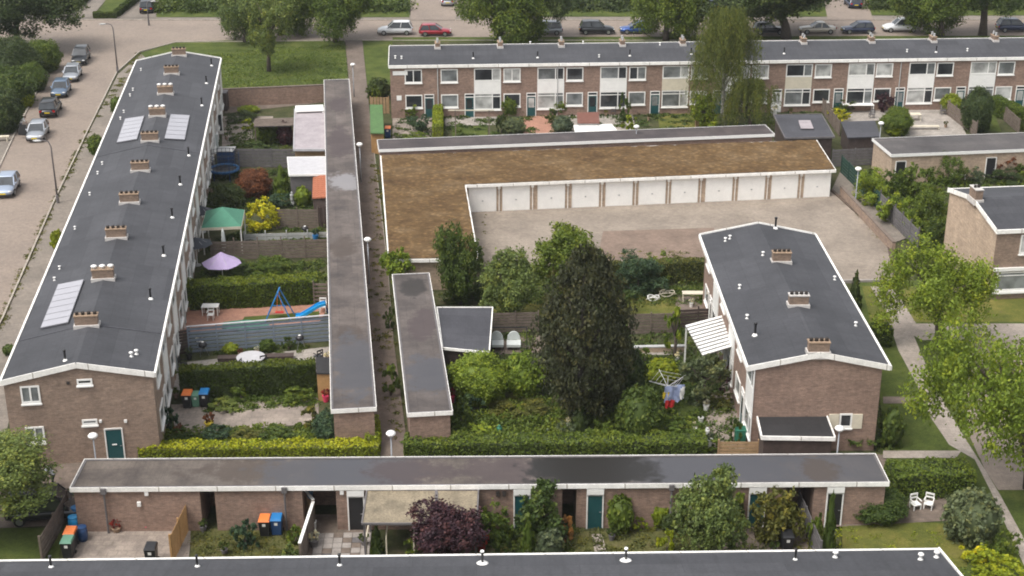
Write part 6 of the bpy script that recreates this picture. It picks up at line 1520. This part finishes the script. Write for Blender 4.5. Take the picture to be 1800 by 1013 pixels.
# ------------------------------------------------------------------ people (bending)
def person(label, px, py, ang, shirt):
    J = dict(pel=(0,0,.92), ch=(.28,0,1.28), nk=(.40,0,1.38), hd=(.52,0,1.44), ls=(.33,.19,1.30), le=(.46,.24,1.03), lh=(.62,.20,.86), rs=(.33,-.19,1.30), re=(.48,-.24,1.02), rh=(.64,-.18,.84),
             lp=(0,.1,.88), lk=(.08,.12,.47), la=(-.02,.12,.07), lt=(.16,.14,.04), rp=(0,-.1,.88), rk=(.1,-.12,.47), ra=(.05,-.12,.07), rt=(.23,-.14,.04))
    RR = dict(pel=.16, ch=.17, nk=.06, hd=.1, ls=.07, le=.045, lh=.04, rs=.07, re=.045, rh=.04, lp=.1, lk=.065, la=.045, lt=.04, rp=.1, rk=.065, ra=.045, rt=.04)
    E_ = [('pel','ch'),('ch','nk'),('nk','hd'),('ch','ls'),('ls','le'),('le','lh'),('ch','rs'),('rs','re'),('re','rh'),('pel','lp'),('lp','lk'),('lk','la'),('la','lt'),('pel','rp'),('rp','rk'),('rk','ra'),('ra','rt')]
    if 'person' not in CACHE:
        nm = list(J); me = bpy.data.meshes.new('body'); me.from_pydata([J[k] for k in nm], [(nm.index(a), nm.index(b)) for a, b in E_], [])
        o = bpy.data.objects.new('tmp', me); COL.objects.link(o); sk_ = o.modifiers.new('s', 'SKIN'); o.modifiers.new('u', 'SUBSURF').levels = 2
        for i, k in enumerate(nm): d = me.skin_vertices[0].data[i]; d.radius = (RR[k],)*2; d.use_root = k == 'pel'
        bpy.context.view_layer.update(); ev = o.evaluated_get(bpy.context.evaluated_depsgraph_get()); bmesh_ = bpy.data.meshes.new_from_object(ev); bpy.data.objects.remove(o); bmesh_.name = 'body'
        CACHE['person'] = bmesh_
    me = CACHE['person'].copy(); me.materials.clear()
    for m in (M[shirt], M['jeans'], M['skin'], M['dbark']): me.materials.append(m)
    for p in me.polygons:
        c = p.center; p.use_smooth = True
        p.material_index = 3 if c.z < .1 else 1 if c.z < .95 and c.x < .3 else 2 if (c.x > .42 and abs(c.y) < .12) or (c.z < 1.05 and c.x > .42) else 0
    g = P(px, py); t = thing('person', label, 'person', (g.x, g.y, 0), ang); o = bpy.data.objects.new('body', me); link(o, t)
    hr = MB().ell((.50, 0, 1.50), (.115, .105, .10), 12, 8).build('hair', M['hair'], t, smooth=True)
person('person in a pale shirt and dark trousers bending over beside the black parked car', 97, 858, rad(190), 'shirt')
person('person in white top leaning in beside the open door of the pale silver car', 38, 232, rad(20), 'white')

# ------------------------------------------------------------------ air
hz = MB().box(-910, -310, -1, 910, 1210, 47).mesh('haze'); hm = bpy.data.materials.new('haze'); hm.use_nodes = True; ht = hm.node_tree; ht.nodes.clear()
pvol = ht.nodes.new('ShaderNodeVolumePrincipled'); pvol.inputs['Color'].default_value = (.86, .89, .93, 1); pvol.inputs['Density'].default_value = .00016; pvol.inputs['Anisotropy'].default_value = .2
ho_ = ht.nodes.new('ShaderNodeOutputMaterial'); ht.links.new(pvol.outputs[0], ho_.inputs['Volume'])
put('haze', hz, hm)['kind'] = 'stuff'
